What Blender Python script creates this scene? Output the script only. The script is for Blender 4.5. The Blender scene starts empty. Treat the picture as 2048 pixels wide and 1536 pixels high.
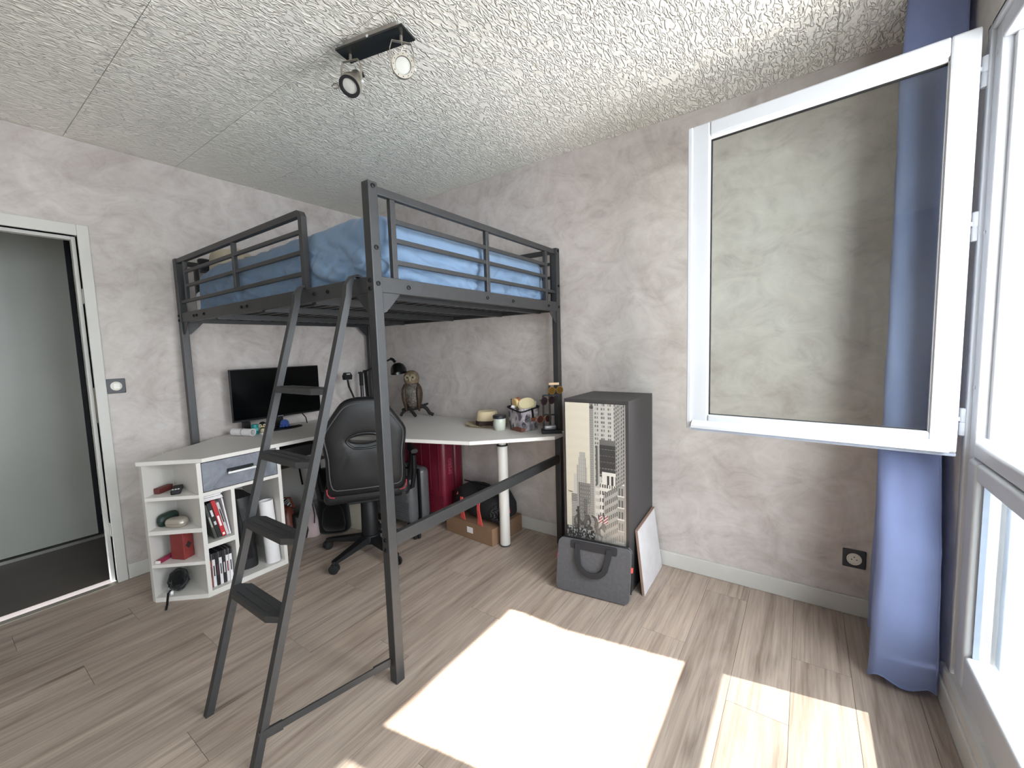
import bpy, bmesh, math, random
from mathutils import Vector, Matrix, noise

# ------------------------------------------------------------------ camera, light, exposure
SC = bpy.context.scene
COL = SC.collection
PI = math.pi
rnd = random.Random(7)

def make_camera():
    cam = bpy.data.cameras.new('camera'); o = bpy.data.objects.new('camera', cam); COL.objects.link(o)
    cam.sensor_width = 36; cam.sensor_fit = 'HORIZONTAL'; cam.lens = 836.12 / 2048 * 36; cam.clip_start = 0.02
    yaw, pit, rol = 2.1828, -0.0875, -0.0306
    f = Vector((math.cos(pit) * math.cos(yaw), math.cos(pit) * math.sin(yaw), math.sin(pit)))
    rt = Vector((math.sin(yaw), -math.cos(yaw), 0)); up = rt.cross(f)
    r2 = math.cos(rol) * rt + math.sin(rol) * up; u2 = -math.sin(rol) * rt + math.cos(rol) * up
    m = Matrix((r2, u2, -f)).transposed().to_4x4(); m.translation = Vector((3.2772, -2.4394, 1.3059))
    o.matrix_world = m; SC.camera = o
make_camera()

SKY = 6.8
w = bpy.data.worlds.new('sky'); SC.world = w; w.use_nodes = True
w.node_tree.nodes['Background'].inputs[0].default_value = (0.92, 0.96, 1.0, 1)
w.node_tree.nodes['Background'].inputs[1].default_value = SKY

SUN_EL = math.atan(1.14); SUN_DIR = Vector((-1, -0.178, 0)).normalized() * math.cos(SUN_EL) + Vector((0, 0, -math.sin(SUN_EL)))
sl = bpy.data.lights.new('sun', 'SUN'); sl.energy = 8.6; sl.angle = 0.008; sl.color = (1, .95, .86)
so = bpy.data.objects.new('sun', sl); COL.objects.link(so); so.location = (6, 0, 6)
so.rotation_euler = SUN_DIR.to_track_quat('-Z', 'Y').to_euler()
pl = bpy.data.lights.new('window_portal', 'AREA'); pl.shape = 'RECTANGLE'; pl.size = 1.95; pl.size_y = 1.82
pl.cycles.is_portal = True
def portal(y, w):
    o = bpy.data.objects.new('window_portal', pl); COL.objects.link(o); o.location = (3.99, y, 1.2); o.rotation_euler = (0, PI / 2, 0)
portal(-3.25, 1.5)  # portal of the added, unseen window
po = bpy.data.objects.new('window_portal', pl); COL.objects.link(po); po.location = (3.99, -1.34, 1.2); po.rotation_euler = (0, PI / 2, 0)

VS = SC.view_settings
SC.display_settings.display_device = 'sRGB'
VS.view_transform = 'Standard'; VS.look = 'None'; VS.gamma = 1; VS.use_curve_mapping = False
VS.exposure = 1.42
SC.cycles.use_denoising = True
SC.cycles.max_bounces = 7; SC.cycles.diffuse_bounces = 4; SC.cycles.transparent_max_bounces = 12
SC.cycles.sample_clamp_indirect = 12; SC.cycles.use_adaptive_sampling = True; SC.cycles.adaptive_threshold = .06
SC.cycles.caustics_reflective = False; SC.cycles.caustics_refractive = False

# ------------------------------------------------------------------ materials
def lin(r, g, b):
    def f(c):
        c /= 255
        return c / 12.92 if c <= .04045 else ((c + .055) / 1.055) ** 2.4
    return (f(r), f(g), f(b), 1)

class N:
    """tiny node-graph helper"""
    def __init__(s, name):
        s.m = bpy.data.materials.new(name); s.m.use_nodes = True; s.t = s.m.node_tree
        s.b = s.t.nodes['Principled BSDF']; s.o = s.t.nodes['Material Output']
    def n(s, typ, **kw):
        x = s.t.nodes.new(typ)
        for k, v in kw.items():
            if k in x.inputs.keys() if hasattr(x.inputs, 'keys') else False: x.inputs[k].default_value = v
            else: setattr(x, k, v)
        return x
    def l(s, a, b): s.t.links.new(a, b)
    def coords(s, scale=(1, 1, 1), kind='Object'):
        tc = s.n('ShaderNodeTexCoord'); mp = s.n('ShaderNodeMapping'); mp.inputs['Scale'].default_value = scale
        s.l(tc.outputs[kind], mp.inputs['Vector']); return mp.outputs[0]
    def noise(s, vec, scale, detail=4, rough=.55, dist=0):
        x = s.n('ShaderNodeTexNoise'); x.inputs['Scale'].default_value = scale; x.inputs['Detail'].default_value = detail
        x.inputs['Roughness'].default_value = rough; x.inputs['Distortion'].default_value = dist
        s.l(vec, x.inputs['Vector']); return x.outputs['Fac']
    def ramp(s, fac, stops):
        x = s.n('ShaderNodeValToRGB'); e = x.color_ramp.elements
        while len(e) < len(stops): e.new(.5)
        for k, (p, c) in enumerate(stops): e[k].position = p; e[k].color = c
        s.l(fac, x.inputs[0]); return x.outputs[0]
    def mix(s, fac, a, b, mode='MIX'):
        x = s.n('ShaderNodeMix'); x.data_type = 'RGBA'; x.blend_type = mode
        if isinstance(fac, (int, float)): x.inputs[0].default_value = fac
        else: s.l(fac, x.inputs[0])
        for i, v in ((6, a), (7, b)):
            if isinstance(v, tuple): x.inputs[i].default_value = v
            else: s.l(v, x.inputs[i])
        return x.outputs[2]
    def math(s, op, a, b=0.0):
        x = s.n('ShaderNodeMath'); x.operation = op
        for i, v in ((0, a), (1, b)):
            if isinstance(v, (int, float)): x.inputs[i].default_value = v
            else: s.l(v, x.inputs[i])
        return x.outputs[0]
    def bump(s, h, strength=.3, dist=.01):
        x = s.n('ShaderNodeBump'); x.inputs['Strength'].default_value = strength; x.inputs['Distance'].default_value = dist
        s.l(h, x.inputs['Height']); s.l(x.outputs[0], s.b.inputs['Normal'])
    def set(s, col=None, rough=None, metal=None, spec=None):
        b = s.b
        if col is not None:
            if isinstance(col, tuple): b.inputs['Base Color'].default_value = col
            else: s.l(col, b.inputs['Base Color'])
        if rough is not None: b.inputs['Roughness'].default_value = rough
        if metal is not None: b.inputs['Metallic'].default_value = metal
        if spec is not None: b.inputs['Specular IOR Level'].default_value = spec
        return s.m

MATS = {}
def M(key, rgb=None, rough=.5, metal=0, var=.06, vs=14, bump=0, bs=120, spec=.5):
    """plain procedural material: a colour with a slight mottling, optional fine relief"""
    if key in MATS: return MATS[key]
    g = N(key); c = lin(*rgb); v = g.coords()
    a = tuple(max(0, x * (1 - var)) for x in c[:3]) + (1,); b = tuple(min(1, x * (1 + var)) for x in c[:3]) + (1,)
    col = g.ramp(g.noise(v, vs), [(.35, a), (.65, b)])
    if bump: g.bump(g.noise(v, bs, 3), bump, .004)
    MATS[key] = g.set(col, rough, metal, spec); return MATS[key]

def mat_wall():
    g = N('wall_plaster'); v = g.coords()
    n1 = g.noise(v, 1.9, 4, .72, 1.4); n2 = g.noise(g.coords((1, 1, 1.4)), 5.0, 6, .70, 1.6)
    c1 = g.ramp(n2, [(.30, lin(162, 152, 148)), (.47, lin(194, 186, 182)), (.62, lin(208, 201, 197)), (.8, lin(223, 217, 212))])
    c2 = g.ramp(n1, [(.3, lin(167, 155, 150)), (.5, lin(198, 190, 186)), (.72, lin(219, 213, 209))])
    c = g.mix(.5, c1, c2)
    g.bump(n2, .10, .01)
    return g.set(c, .72, spec=.3)
def mat_ceiling():
    g = N('ceiling_foam'); v = g.coords((1, 1, .01)); oi = g.n('ShaderNodeObjectInfo')
    vm = g.n('ShaderNodeVectorMath'); vm.operation = 'ADD'; g.l(v, vm.inputs[0]); g.l(oi.outputs['Location'], vm.inputs[1])
    vec = vm.outputs[0]
    mp = g.n('ShaderNodeMapping'); mp.inputs['Scale'].default_value = (2.7, 1, 1); g.l(vec, mp.inputs[0])
    a = g.noise(mp.outputs[0], 23, 1.2, .5, .7)
    r = g.math('ABSOLUTE', g.math('SUBTRACT', a, .5))
    rid = g.ramp(r, [(0, (1, 1, 1, 1)), (.04, (.5, .5, .5, 1)), (.11, (.05, .05, .05, 1))])
    b = g.noise(vec, 60, 2, .6, .5)
    g.bump(g.math('ADD', rid, g.math('MULTIPLY', b, .12)), 1.0, .0062)
    col = g.ramp(g.noise(vec, 1.3), [(.3, lin(237, 234, 225)), (.7, lin(244, 241, 233))])
    return g.set(col, .8, spec=.25)
def mat_floor():
    g = N('oak_laminate'); oi = g.n('ShaderNodeObjectInfo')
    v = g.coords((1, 1, 1)); vm = g.n('ShaderNodeVectorMath'); vm.operation = 'ADD'; g.l(v, vm.inputs[0])
    sc = g.n('ShaderNodeVectorMath'); sc.operation = 'MULTIPLY'; sc.inputs[1].default_value = (3.1, 2.7, 1)
    g.l(oi.outputs['Location'], sc.inputs[0]); g.l(sc.outputs[0], vm.inputs[1])
    mp = g.n('ShaderNodeMapping'); mp.inputs['Scale'].default_value = (26, 1.5, 1); g.l(vm.outputs[0], mp.inputs[0])
    mp2 = g.n('ShaderNodeMapping'); mp2.inputs['Scale'].default_value = (5.5, .9, 1); g.l(vm.outputs[0], mp2.inputs[0])
    mp3 = g.n('ShaderNodeMapping'); mp3.inputs['Scale'].default_value = (150, 2.2, 1); g.l(vm.outputs[0], mp3.inputs[0])
    a = g.noise(mp.outputs[0], 1.0, 6, .6, .9); b = g.noise(mp2.outputs[0], 1.2, 4, .6, 1.6); f = g.noise(mp3.outputs[0], 1, 3, .6)
    base = g.ramp(a, [(.25, lin(98, 80, 67)), (.48, lin(164, 149, 138)), (.7, lin(188, 172, 158))])
    cloud = g.ramp(b, [(.28, lin(118, 99, 85)), (.5, lin(166, 151, 140)), (.75, lin(188, 174, 162))])
    c = g.mix(.38, base, cloud)
    fine = g.ramp(f, [(.3, (.82, .81, .80, 1)), (.58, (1.04, 1.04, 1.04, 1))])
    c = g.mix(1.0, c, fine, 'MULTIPLY')
    # knots
    mk = g.n('ShaderNodeMapping'); mk.inputs['Scale'].default_value = (9, 2.6, 1); g.l(vm.outputs[0], mk.inputs[0])
    vo = g.n('ShaderNodeTexVoronoi'); vo.inputs['Scale'].default_value = .55; g.l(mk.outputs[0], vo.inputs['Vector'])
    wob = g.math('ADD', vo.outputs['Distance'], g.math('MULTIPLY', g.math('SUBTRACT', a, .5), .35))
    kn = g.ramp(wob, [(.03, (.50, .46, .44, 1)), (.12, (.86, .85, .84, 1)), (.2, (1, 1, 1, 1))])
    c = g.mix(.75, c, g.mix(1.0, c, kn, 'MULTIPLY'))
    tone = g.ramp(oi.outputs['Random'], [(0, (.98, .97, .96, 1)), (1, (1.15, 1.13, 1.11, 1))])
    c = g.mix(1.0, c, tone, 'MULTIPLY')
    g.bump(g.math('ADD', a, g.math('MULTIPLY', f, .5)), .12, .002)
    g.set(c, .42, spec=.4)
    return g.m
def mat_glass(name, tint, refl=1.0):
    g = N(name); t = g.t
    tr = g.n('ShaderNodeBsdfTransparent'); tr.inputs[0].default_value = tint
    gl = g.n('ShaderNodeBsdfGlossy'); gl.inputs['Roughness'].default_value = .0
    fr = g.n('ShaderNodeFresnel'); ge = g.n('ShaderNodeNewGeometry')     # same reflectance from both sides of the pane
    g.l(g.math('SUBTRACT', 1.5, g.math('MULTIPLY', ge.outputs['Backfacing'], 1.5 - 1 / 1.5)), fr.inputs[0])
    mx = g.n('ShaderNodeMixShader')
    g.l(g.math('MULTIPLY', fr.outputs[0], refl), mx.inputs[0]); g.l(tr.outputs[0], mx.inputs[1]); g.l(gl.outputs[0], mx.inputs[2])
    g.l(mx.outputs[0], g.o.inputs['Surface']); return g.m
def mat_fabric(name, rgb, var=.1, weave=900, rough=.9, trans=0, big=3):
    g = N(name); v = g.coords(); c = lin(*rgb)
    a = tuple(x * (1 - var) for x in c[:3]) + (1,); b = tuple(min(1, x * (1 + var)) for x in c[:3]) + (1,)
    col = g.ramp(g.noise(v, big, 5), [(.3, a), (.7, b)])
    g.bump(g.noise(v, weave, 2), .25, .001)
    g.set(col, rough, spec=.2); g.b.inputs['Sheen Weight'].default_value = .15
    if trans:
        tl = g.n('ShaderNodeBsdfTranslucent'); g.l(col, tl.inputs[0]); mx = g.n('ShaderNodeMixShader'); mx.inputs[0].default_value = trans
        g.l(g.b.outputs[0], mx.inputs[1]); g.l(tl.outputs[0], mx.inputs[2]); g.l(mx.outputs[0], g.o.inputs['Surface'])
    return g.m
def mat_leaves():
    g = N('leaf_print'); v = g.coords()
    vo = g.n('ShaderNodeTexVoronoi'); vo.inputs['Scale'].default_value = 24; vo.inputs['Randomness'].default_value = 1
    mp = g.n('ShaderNodeMapping'); mp.inputs['Scale'].default_value = (1.2, 1, .55); mp.inputs['Rotation'].default_value = (.5, .6, .4)
    nz = g.n('ShaderNodeTexNoise'); nz.inputs['Scale'].default_value = 9; g.l(v, nz.inputs['Vector'])
    ad = g.n('ShaderNodeVectorMath'); ad.operation = 'MULTIPLY_ADD'; ad.inputs[1].default_value = (.06, .06, .06); g.l(nz.outputs['Color'], ad.inputs[0]); g.l(v, ad.inputs[2])
    g.l(ad.outputs[0], mp.inputs[0]); g.l(mp.outputs[0], vo.inputs['Vector'])
    st = g.n('ShaderNodeTexWave'); st.inputs['Scale'].default_value = 60; st.inputs['Distortion'].default_value = 6; g.l(ad.outputs[0], st.inputs['Vector'])
    leaf = g.ramp(vo.outputs['Distance'], [(.22, lin(84, 80, 92)), (.36, lin(136, 128, 138)), (.42, lin(236, 226, 230)), (.8, lin(242, 234, 236))])
    tone = g.ramp(vo.outputs['Color'], [(.2, (.45, .45, .48, 1)), (.7, (1.1, 1.1, 1.1, 1))])
    c = g.mix(1.0, leaf, tone, 'MULTIPLY')
    c = g.mix(.22, c, g.ramp(st.outputs['Color'], [(.3, lin(60, 58, 66)), (.7, lin(235, 228, 230))]))
    return g.set(c, .8)
def mat_slate():
    g = N('slate_print'); v = g.coords()
    a = g.noise(v, 7, 9, .7, 1.5)
    return g.set(g.ramp(a, [(.3, lin(92, 96, 106)), (.5, lin(118, 122, 132)), (.7, lin(140, 144, 152))]), .5)
def mat_vcol(name, rough=.4):
    g = N(name); a = g.n('ShaderNodeVertexColor'); a.layer_name = 'print'
    n = g.noise(g.coords(), 300, 2)
    c = g.mix(.06, a.outputs['Color'], g.ramp(n, [(0, (.2, .2, .2, 1)), (1, (1, 1, 1, 1))]))
    return g.set(c, rough)
def mat_plastic_white():
    return M('white_upvc', (194, 197, 202), .32, var=.015, vs=4)

WALL = mat_wall(); CEIL = mat_ceiling(); WOOD = mat_floor(); LEAF = mat_leaves(); SLATE = mat_slate()
UPVC = mat_plastic_white()
PANE = mat_glass('window_glass', (.69, .715, .72, 1)); SASHGL = mat_glass('casement_glass', (.915, .935, .915, 1), 1.2)
BEDM = M('dark_grey_steel', (70, 70, 71), .44, .55, var=.05, vs=30, spec=.5)
WHITE = M('white_laminate', (218, 214, 209), .45, var=.02, vs=6)
TRIMW = M('trim_paint', (205, 203, 198), .5, var=.03, vs=5)
BLACK = M('black_plastic', (18, 18, 20), .5, spec=.35)
SCREEN = M('black_screen', (4, 5, 6), .16, spec=.12)
RUBBER = M('black_rubber', (15, 15, 16), .8)
STEEL = M('brushed_steel', (190, 186, 180), .3, .9)
CHROME = M('chrome_handle', (232, 232, 234), .3, .15)
LEATHER = M('black_leatherette', (24, 24, 26), .42, bump=.2, bs=350, spec=.4)
RED = M('coral_strap', (214, 84, 78), .7)
PAPER = M('white_paper', (228, 225, 226), .7, var=.02)
GREYSH = M('anthracite_board', (58, 56, 57), .5, var=.04)

# ------------------------------------------------------------------ mesh helpers
def bm_new(): return bmesh.new()
def box(bm, x0, x1, y0, y1, z0, z1, mat=0):
    vs = [bm.verts.new((x, y, z)) for z in (z0, z1) for y in (y0, y1) for x in (x0, x1)]
    for f in ((0, 2, 3, 1), (4, 5, 7, 6), (0, 1, 5, 4), (2, 6, 7, 3), (0, 4, 6, 2), (1, 3, 7, 5)):
        bm.faces.new([vs[i] for i in f]).material_index = mat
    return vs
def obox(bm, c, ax, ay, az, sx, sy, sz):
    """oriented box: centre, three unit axes, full sizes"""
    vs = [bm.verts.new(Vector(c) + ax * (i * sx / 2) + ay * (j * sy / 2) + az * (k * sz / 2)) for k in (-1, 1) for j in (-1, 1) for i in (-1, 1)]
    for f in ((0, 2, 3, 1), (4, 5, 7, 6), (0, 1, 5, 4), (2, 6, 7, 3), (0, 4, 6, 2), (1, 3, 7, 5)):
        bm.faces.new([vs[i] for i in f])
    return vs
def bar(bm, a, b, w, h, up=(0, 0, 1)):
    """rectangular bar from a to b, w sideways, h along up"""
    a = Vector(a); b = Vector(b); d = (b - a).normalized(); s = d.cross(Vector(up)).normalized(); u = s.cross(d)
    obox(bm, (a + b) / 2, d, s, u, (b - a).length, w, h)
def prism(bm, pts, z0, z1, axis='z'):
    def P(p, t): return {'z': (p[0], p[1], t), 'x': (t, p[0], p[1]), 'y': (p[0], t, p[1])}[axis]
    a = [bm.verts.new(P(p, z0)) for p in pts]; b = [bm.verts.new(P(p, z1)) for p in pts]; n = len(pts)
    bm.faces.new(a[::-1]); bm.faces.new(b)
    for i in range(n): bm.faces.new((a[i], a[(i + 1) % n], b[(i + 1) % n], b[i]))
def loft(bm, rings, caps=True):
    R = [[bm.verts.new(p) for p in r] for r in rings]; n = len(R[0])
    for a, b in zip(R, R[1:]):
        for i in range(n): bm.faces.new((a[i], a[(i + 1) % n], b[(i + 1) % n], b[i]))
    if caps: bm.faces.new(R[0][::-1]); bm.faces.new(R[-1])
    return R
def tube(bm, pts, r, n=8, caps=True):
    pts = [Vector(p) for p in pts]; rings = []; prev = None
    for i, p in enumerate(pts):
        d = ((pts[min(i + 1, len(pts) - 1)] - pts[max(i - 1, 0)])).normalized()
        if prev is None:
            s = d.orthogonal().normalized()
        else:
            s = (prev - d * prev.dot(d)).normalized()
        prev = s; t = d.cross(s); rr = r[i] if isinstance(r, (list, tuple)) else r
        rings.append([p + s * (rr * math.cos(2 * PI * k / n)) + t * (rr * math.sin(2 * PI * k / n)) for k in range(n)])
    loft(bm, rings, caps)
def ribbon(bm, pts, side, w, t):
    """flat strap following pts, w wide along side vectors, t thick"""
    pts = [Vector(p) for p in pts]; s = Vector(side).normalized(); rings = []
    for i, p in enumerate(pts):
        d = (pts[min(i + 1, len(pts) - 1)] - pts[max(i - 1, 0)]).normalized(); nn = d.cross(s).normalized()
        rings.append([p + s * w / 2 + nn * t / 2, p - s * w / 2 + nn * t / 2, p - s * w / 2 - nn * t / 2, p + s * w / 2 - nn * t / 2])
    loft(bm, rings)
def lathe(bm, prof, n=24, c=(0, 0, 0), ax=None, caps=True):
    """prof: (radius, height) list about z, or about unit axis ax"""
    c = Vector(c); a = Vector(ax).normalized() if ax is not None else Vector((0, 0, 1))
    s = a.orthogonal().normalized() if ax is not None else Vector((1, 0, 0)); t = a.cross(s)
    loft(bm, [[c + a * h + s * (max(r, 1e-4) * math.cos(2 * PI * k / n)) + t * (max(r, 1e-4) * math.sin(2 * PI * k / n)) for k in range(n)] for r, h in prof], caps)
def sring(cx, cy, z, rx, ry, n=28, e=2.0, rot=0):
    """super-ellipse ring"""
    out = []
    for k in range(n):
        t = 2 * PI * k / n; c, s = math.cos(t), math.sin(t)
        x = rx * math.copysign(abs(c) ** (2 / e), c); y = ry * math.copysign(abs(s) ** (2 / e), s)
        out.append((cx + x * math.cos(rot) - y * math.sin(rot), cy + x * math.sin(rot) + y * math.cos(rot), z))
    return out
def bevel(bm, w, seg=2, ang=None):
    es = bm.edges[:] if ang is None else [e for e in bm.edges if len(e.link_faces) == 2 and e.calc_face_angle(0) > ang]
    bmesh.ops.bevel(bm, geom=es, offset=w, segments=seg, profile=.5, affect='EDGES', clamp_overlap=True)
def data(name, bm, mats, smooth=False):
    bmesh.ops.recalc_face_normals(bm, faces=bm.faces)
    me = bpy.data.meshes.new(name); bm.to_mesh(me); bm.free()
    for m in (mats if isinstance(mats, (list, tuple)) else [mats]): me.materials.append(m)
    if smooth:
        for p in me.polygons: p.use_smooth = True
        me.set_sharp_from_angle(angle=math.radians(smooth if smooth is not True else 38))
    return me
def obj(name, bm, mat, parent=None, smooth=False, mx=None, label=None):
    me = bm if isinstance(bm, bpy.types.Mesh) else data(name, bm, mat, smooth)
    o = bpy.data.objects.new(name, me); COL.objects.link(o)
    if parent: o.parent = parent
    if mx is not None: o.matrix_local = mx
    if label: o['label'] = label
    return o
def tag(o, label, cat, group=None):
    o['label'] = label; o['category'] = cat
    if group: o['group'] = group
    return o
def thing(name, label, cat, loc=(0, 0, 0), rz=0, group=None):
    o = bpy.data.objects.new(name, None); COL.objects.link(o); o.empty_display_size = .05
    o.location = loc; o.rotation_euler = (0, 0, rz)
    return tag(o, label, cat, group)
def struct(o): o['kind'] = 'structure'; return o
def b1(name, x0, x1, y0, y1, z0, z1, mat, parent=None, bev=0, seg=2, label=None):
    bm = bm_new(); box(bm, x0, x1, y0, y1, z0, z1)
    if bev: bevel(bm, bev, seg)
    o = obj(name, bm, mat, parent, smooth=180 if bev >= .01 else False, label=label)
    if bev >= .01: o.modifiers.new('crisp_faces', 'WEIGHTED_NORMAL').weight = 100
    return o
def T(x, y, z, rz=0): return Matrix.Translation((x, y, z)) @ Matrix.Rotation(rz, 4, 'Z')
def text_mesh(bm_name, body, size, mat, depth, parent, mx, label=None):
    cu = bpy.data.curves.new(bm_name, 'FONT'); cu.body = body; cu.size = size; cu.extrude = depth; cu.align_x = 'CENTER'; cu.align_y = 'CENTER'
    cu.resolution_u = 2
    tmp = bpy.data.objects.new(bm_name, cu); COL.objects.link(tmp)
    dg = bpy.context.evaluated_depsgraph_get(); me = bpy.data.meshes.new_from_object(tmp.evaluated_get(dg))
    bpy.data.objects.remove(tmp); me.materials.clear(); me.materials.append(mat)
    o = bpy.data.objects.new(bm_name, me); COL.objects.link(o)
    if parent: o.parent = parent
    o.matrix_local = mx
    if label: o['label'] = label
    return o

# ------------------------------------------------------------------ the room
RX, RY, RZ = 3.72, -4.20, 2.50

def room():
    fl = struct(b1('floor', -.0, RX + .0, RY, 0, -.06, -.006, M('underlay', (70, 60, 52), .9)))
    W, L = .192, 1.285; x = 0.0; row = 0; cache = {}
    offs = [.35, 1.0, .62, .15, .85, .48, 1.14, .27, .72, .05, .93, .55]
    while x < RX - 1e-4:
        x1 = min(x + W, RX); y = offs[row % 12] - L + 0.0; ys = []
        y = -offs[row % 12]; cuts = [0.0]
        while y > RY: cuts.append(y); y -= L
        cuts.append(RY)
        for a, b in zip(cuts, cuts[1:]):
            ln = a - b
            if ln < .02: continue
            k = (round(x1 - x, 4), round(ln, 4))
            if k not in cache:
                bm = bm_new(); box(bm, -k[0] / 2 + .0006, k[0] / 2 - .0006, -ln / 2 + .0006, ln / 2 - .0006, -.006, 0)
                cache[k] = data('plank', bm, WOOD)
            o = obj('plank', cache[k], None, fl); o.location = ((x + x1) / 2, (a + b) / 2, 0)
        x = x1; row += 1
    # ceiling of foam tiles
    ce = struct(b1('ceiling', -.1, RX + .25, RY, .1, RZ + .006, RZ + .1, TRIMW))
    xs = [0, .47, .95, 1.43, 1.91, 2.39, 2.87, 3.35, RX]; ys = [0, -.415, -.90, -1.385, -1.875, -2.36, -2.85, -3.34, -3.83, RY]; cache = {}
    for a, b in zip(xs, xs[1:]):
        for c, d in zip(ys, ys[1:]):
            k = (round(b - a, 4), round(c - d, 4))
            if k not in cache:
                bm = bm_new(); g = .0013
                box(bm, -k[0] / 2 + g, k[0] / 2 - g, -k[1] / 2 + g, k[1] / 2 - g, 0, .006)
                cache[k] = data('ceiling_tile', bm, CEIL)
            o = obj('ceiling_tile', cache[k], None, ce); o.location = ((a + b) / 2, (c + d) / 2, RZ)
    # walls
    bm = bm_new(); DY0, DY1, DZ = -1.866, -2.70, 1.985
    box(bm, -.09, 0, DY0, .1, 0, RZ); box(bm, -.09, 0, RY, DY1, 0, RZ); box(bm, -.09, 0, DY1, DY0, DZ, RZ)
    struct(obj('wall_left', bm, WALL))
    bm = bm_new(); box(bm, 0, RX + .23, 0, .1, 0, RZ); struct(obj('wall_back', bm, WALL))
    bm = bm_new(); box(bm, 0, RX + .23, RY - .1, RY, 0, RZ); struct(obj('wall_front', bm, WALL))
    bm = bm_new()
    box(bm, RX, RX + .23, -.44, 0, 0, RZ); box(bm, RX, RX + .23, -2.48, -2.26, 0, RZ); box(bm, RX, RX + .23, RY, -4.02, 0, RZ); box(bm, RX, RX + .23, -4.02, -2.48, 0, .125); box(bm, RX, RX + .23, -4.02, -2.48, 2.24, RZ)  # includes the opening for the added, unseen window
    box(bm, RX, RX + .23, -2.26, -.44, 0, .125); box(bm, RX, RX + .23, -2.26, -.44, 2.24, RZ)
    box(bm, RX + .085, RX + .23, -2.26, -.44, 2.14, 2.24)
    struct(obj('wall_right', bm, M('window_wall_paint', (198, 194, 190), .7)))
    # baseboards
    bh = .088
    def bb(n, x0, x1, y0, y1): struct(b1(n, x0, x1, y0, y1, 0, bh, TRIMW, bev=.004))
    bb('baseboard_left', 0, .013, -1.815, -.012); bb('baseboard_back', 0, RX, -.013, 0)
    bb('baseboard_right', RX - .02, RX, RY, -.014)
    bm = bm_new(); box(bm, RX - .012, RX, -2.26, -.4, bh, .125); struct(obj('trim_1', bm, TRIMW))
room()

def door():
    d = struct(b1('door_1', -.10, .012, -1.866, -1.818, 0, 2.045, TRIMW, bev=.003))        # right casing
    b1('casing_head', -.10, .012, -2.75, -1.866, 1.985, 2.045, TRIMW, d, .003)
    b1('casing_side', -.10, .012, -2.75, -2.70, 0, 1.985, TRIMW, d, .003)
    b1('door_stop', -.075, -.035, -1.884, -1.866, 0, 1.985, TRIMW, d, .002)
    b1('head_stop', -.075, -.035, -2.70, -1.884, 1.967, 1.985, TRIMW, d, .002)
    b1('strike_plate', -.030, -.004, -1.868, -1.865, .95, 1.15, M('brass_dull', (120, 110, 90), .4, .8), d)
    b1('hinge_leaf', -.030, -.004, -1.868, -1.865, 1.62, 1.70, TRIMW, d)
    b1('hinge_leaf', -.030, -.004, -1.868, -1.865, .28, .36, TRIMW, d)
    b1('threshold_strip', -.02, .022, -2.70, -1.866, 0, .004, M('threshold_metal', (176, 168, 156), .4, .6), d)
    # the hallway behind
    h = M('hall_paint', (150, 146, 140), .7)
    struct(b1('floor_hallway', -2.6, -.0901, -3.4, -.9, -.05, 0.0, M('dark_grey_laminate', (88, 80, 76), .5, var=.1, vs=5)))
    struct(b1('ceiling_hallway', -2.6, -.0901, -3.4, -.9, 2.45, 2.55, h))
    struct(b1('wall_hallway', -2.7, -2.6, -3.4, -.9, 0, 2.5, h))
    struct(b1('wall_hallway_end', -2.6, -.0901, -1.0, -.9, 0, 2.5, h))
    struct(b1('wall_hallway_far', -2.6, -.0901, -3.5, -3.4, 0, 2.5, h))
    s = thing('sliding_door', 'large pale grey sliding closet door in the dark hallway', 'sliding door', (-.99, -2.30, 0), math.radians(0))
    b1('door_panel', -.012, .012, -.62, .535, .03, 2.30, M('sliding_panel', (172, 172, 165), .38, var=.03, vs=3), s)
    b1('edge_profile', -.02, .018, .535, .56, .02, 2.32, M('dark_aluminium', (40, 40, 44), .4, .4), s)
    b1('bottom_track', -.04, .04, -.62, .62, 0, .02, M('track_metal', (150, 148, 142), .4, .6), s)
    t = struct(b1('trim_2', -1.66, -1.58, -1.70, -1.62, 0, 2.08, TRIMW))
    b1('lining', -1.64, -1.60, -1.62, -1.0, 0, 2.08, h, t)
door()

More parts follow.
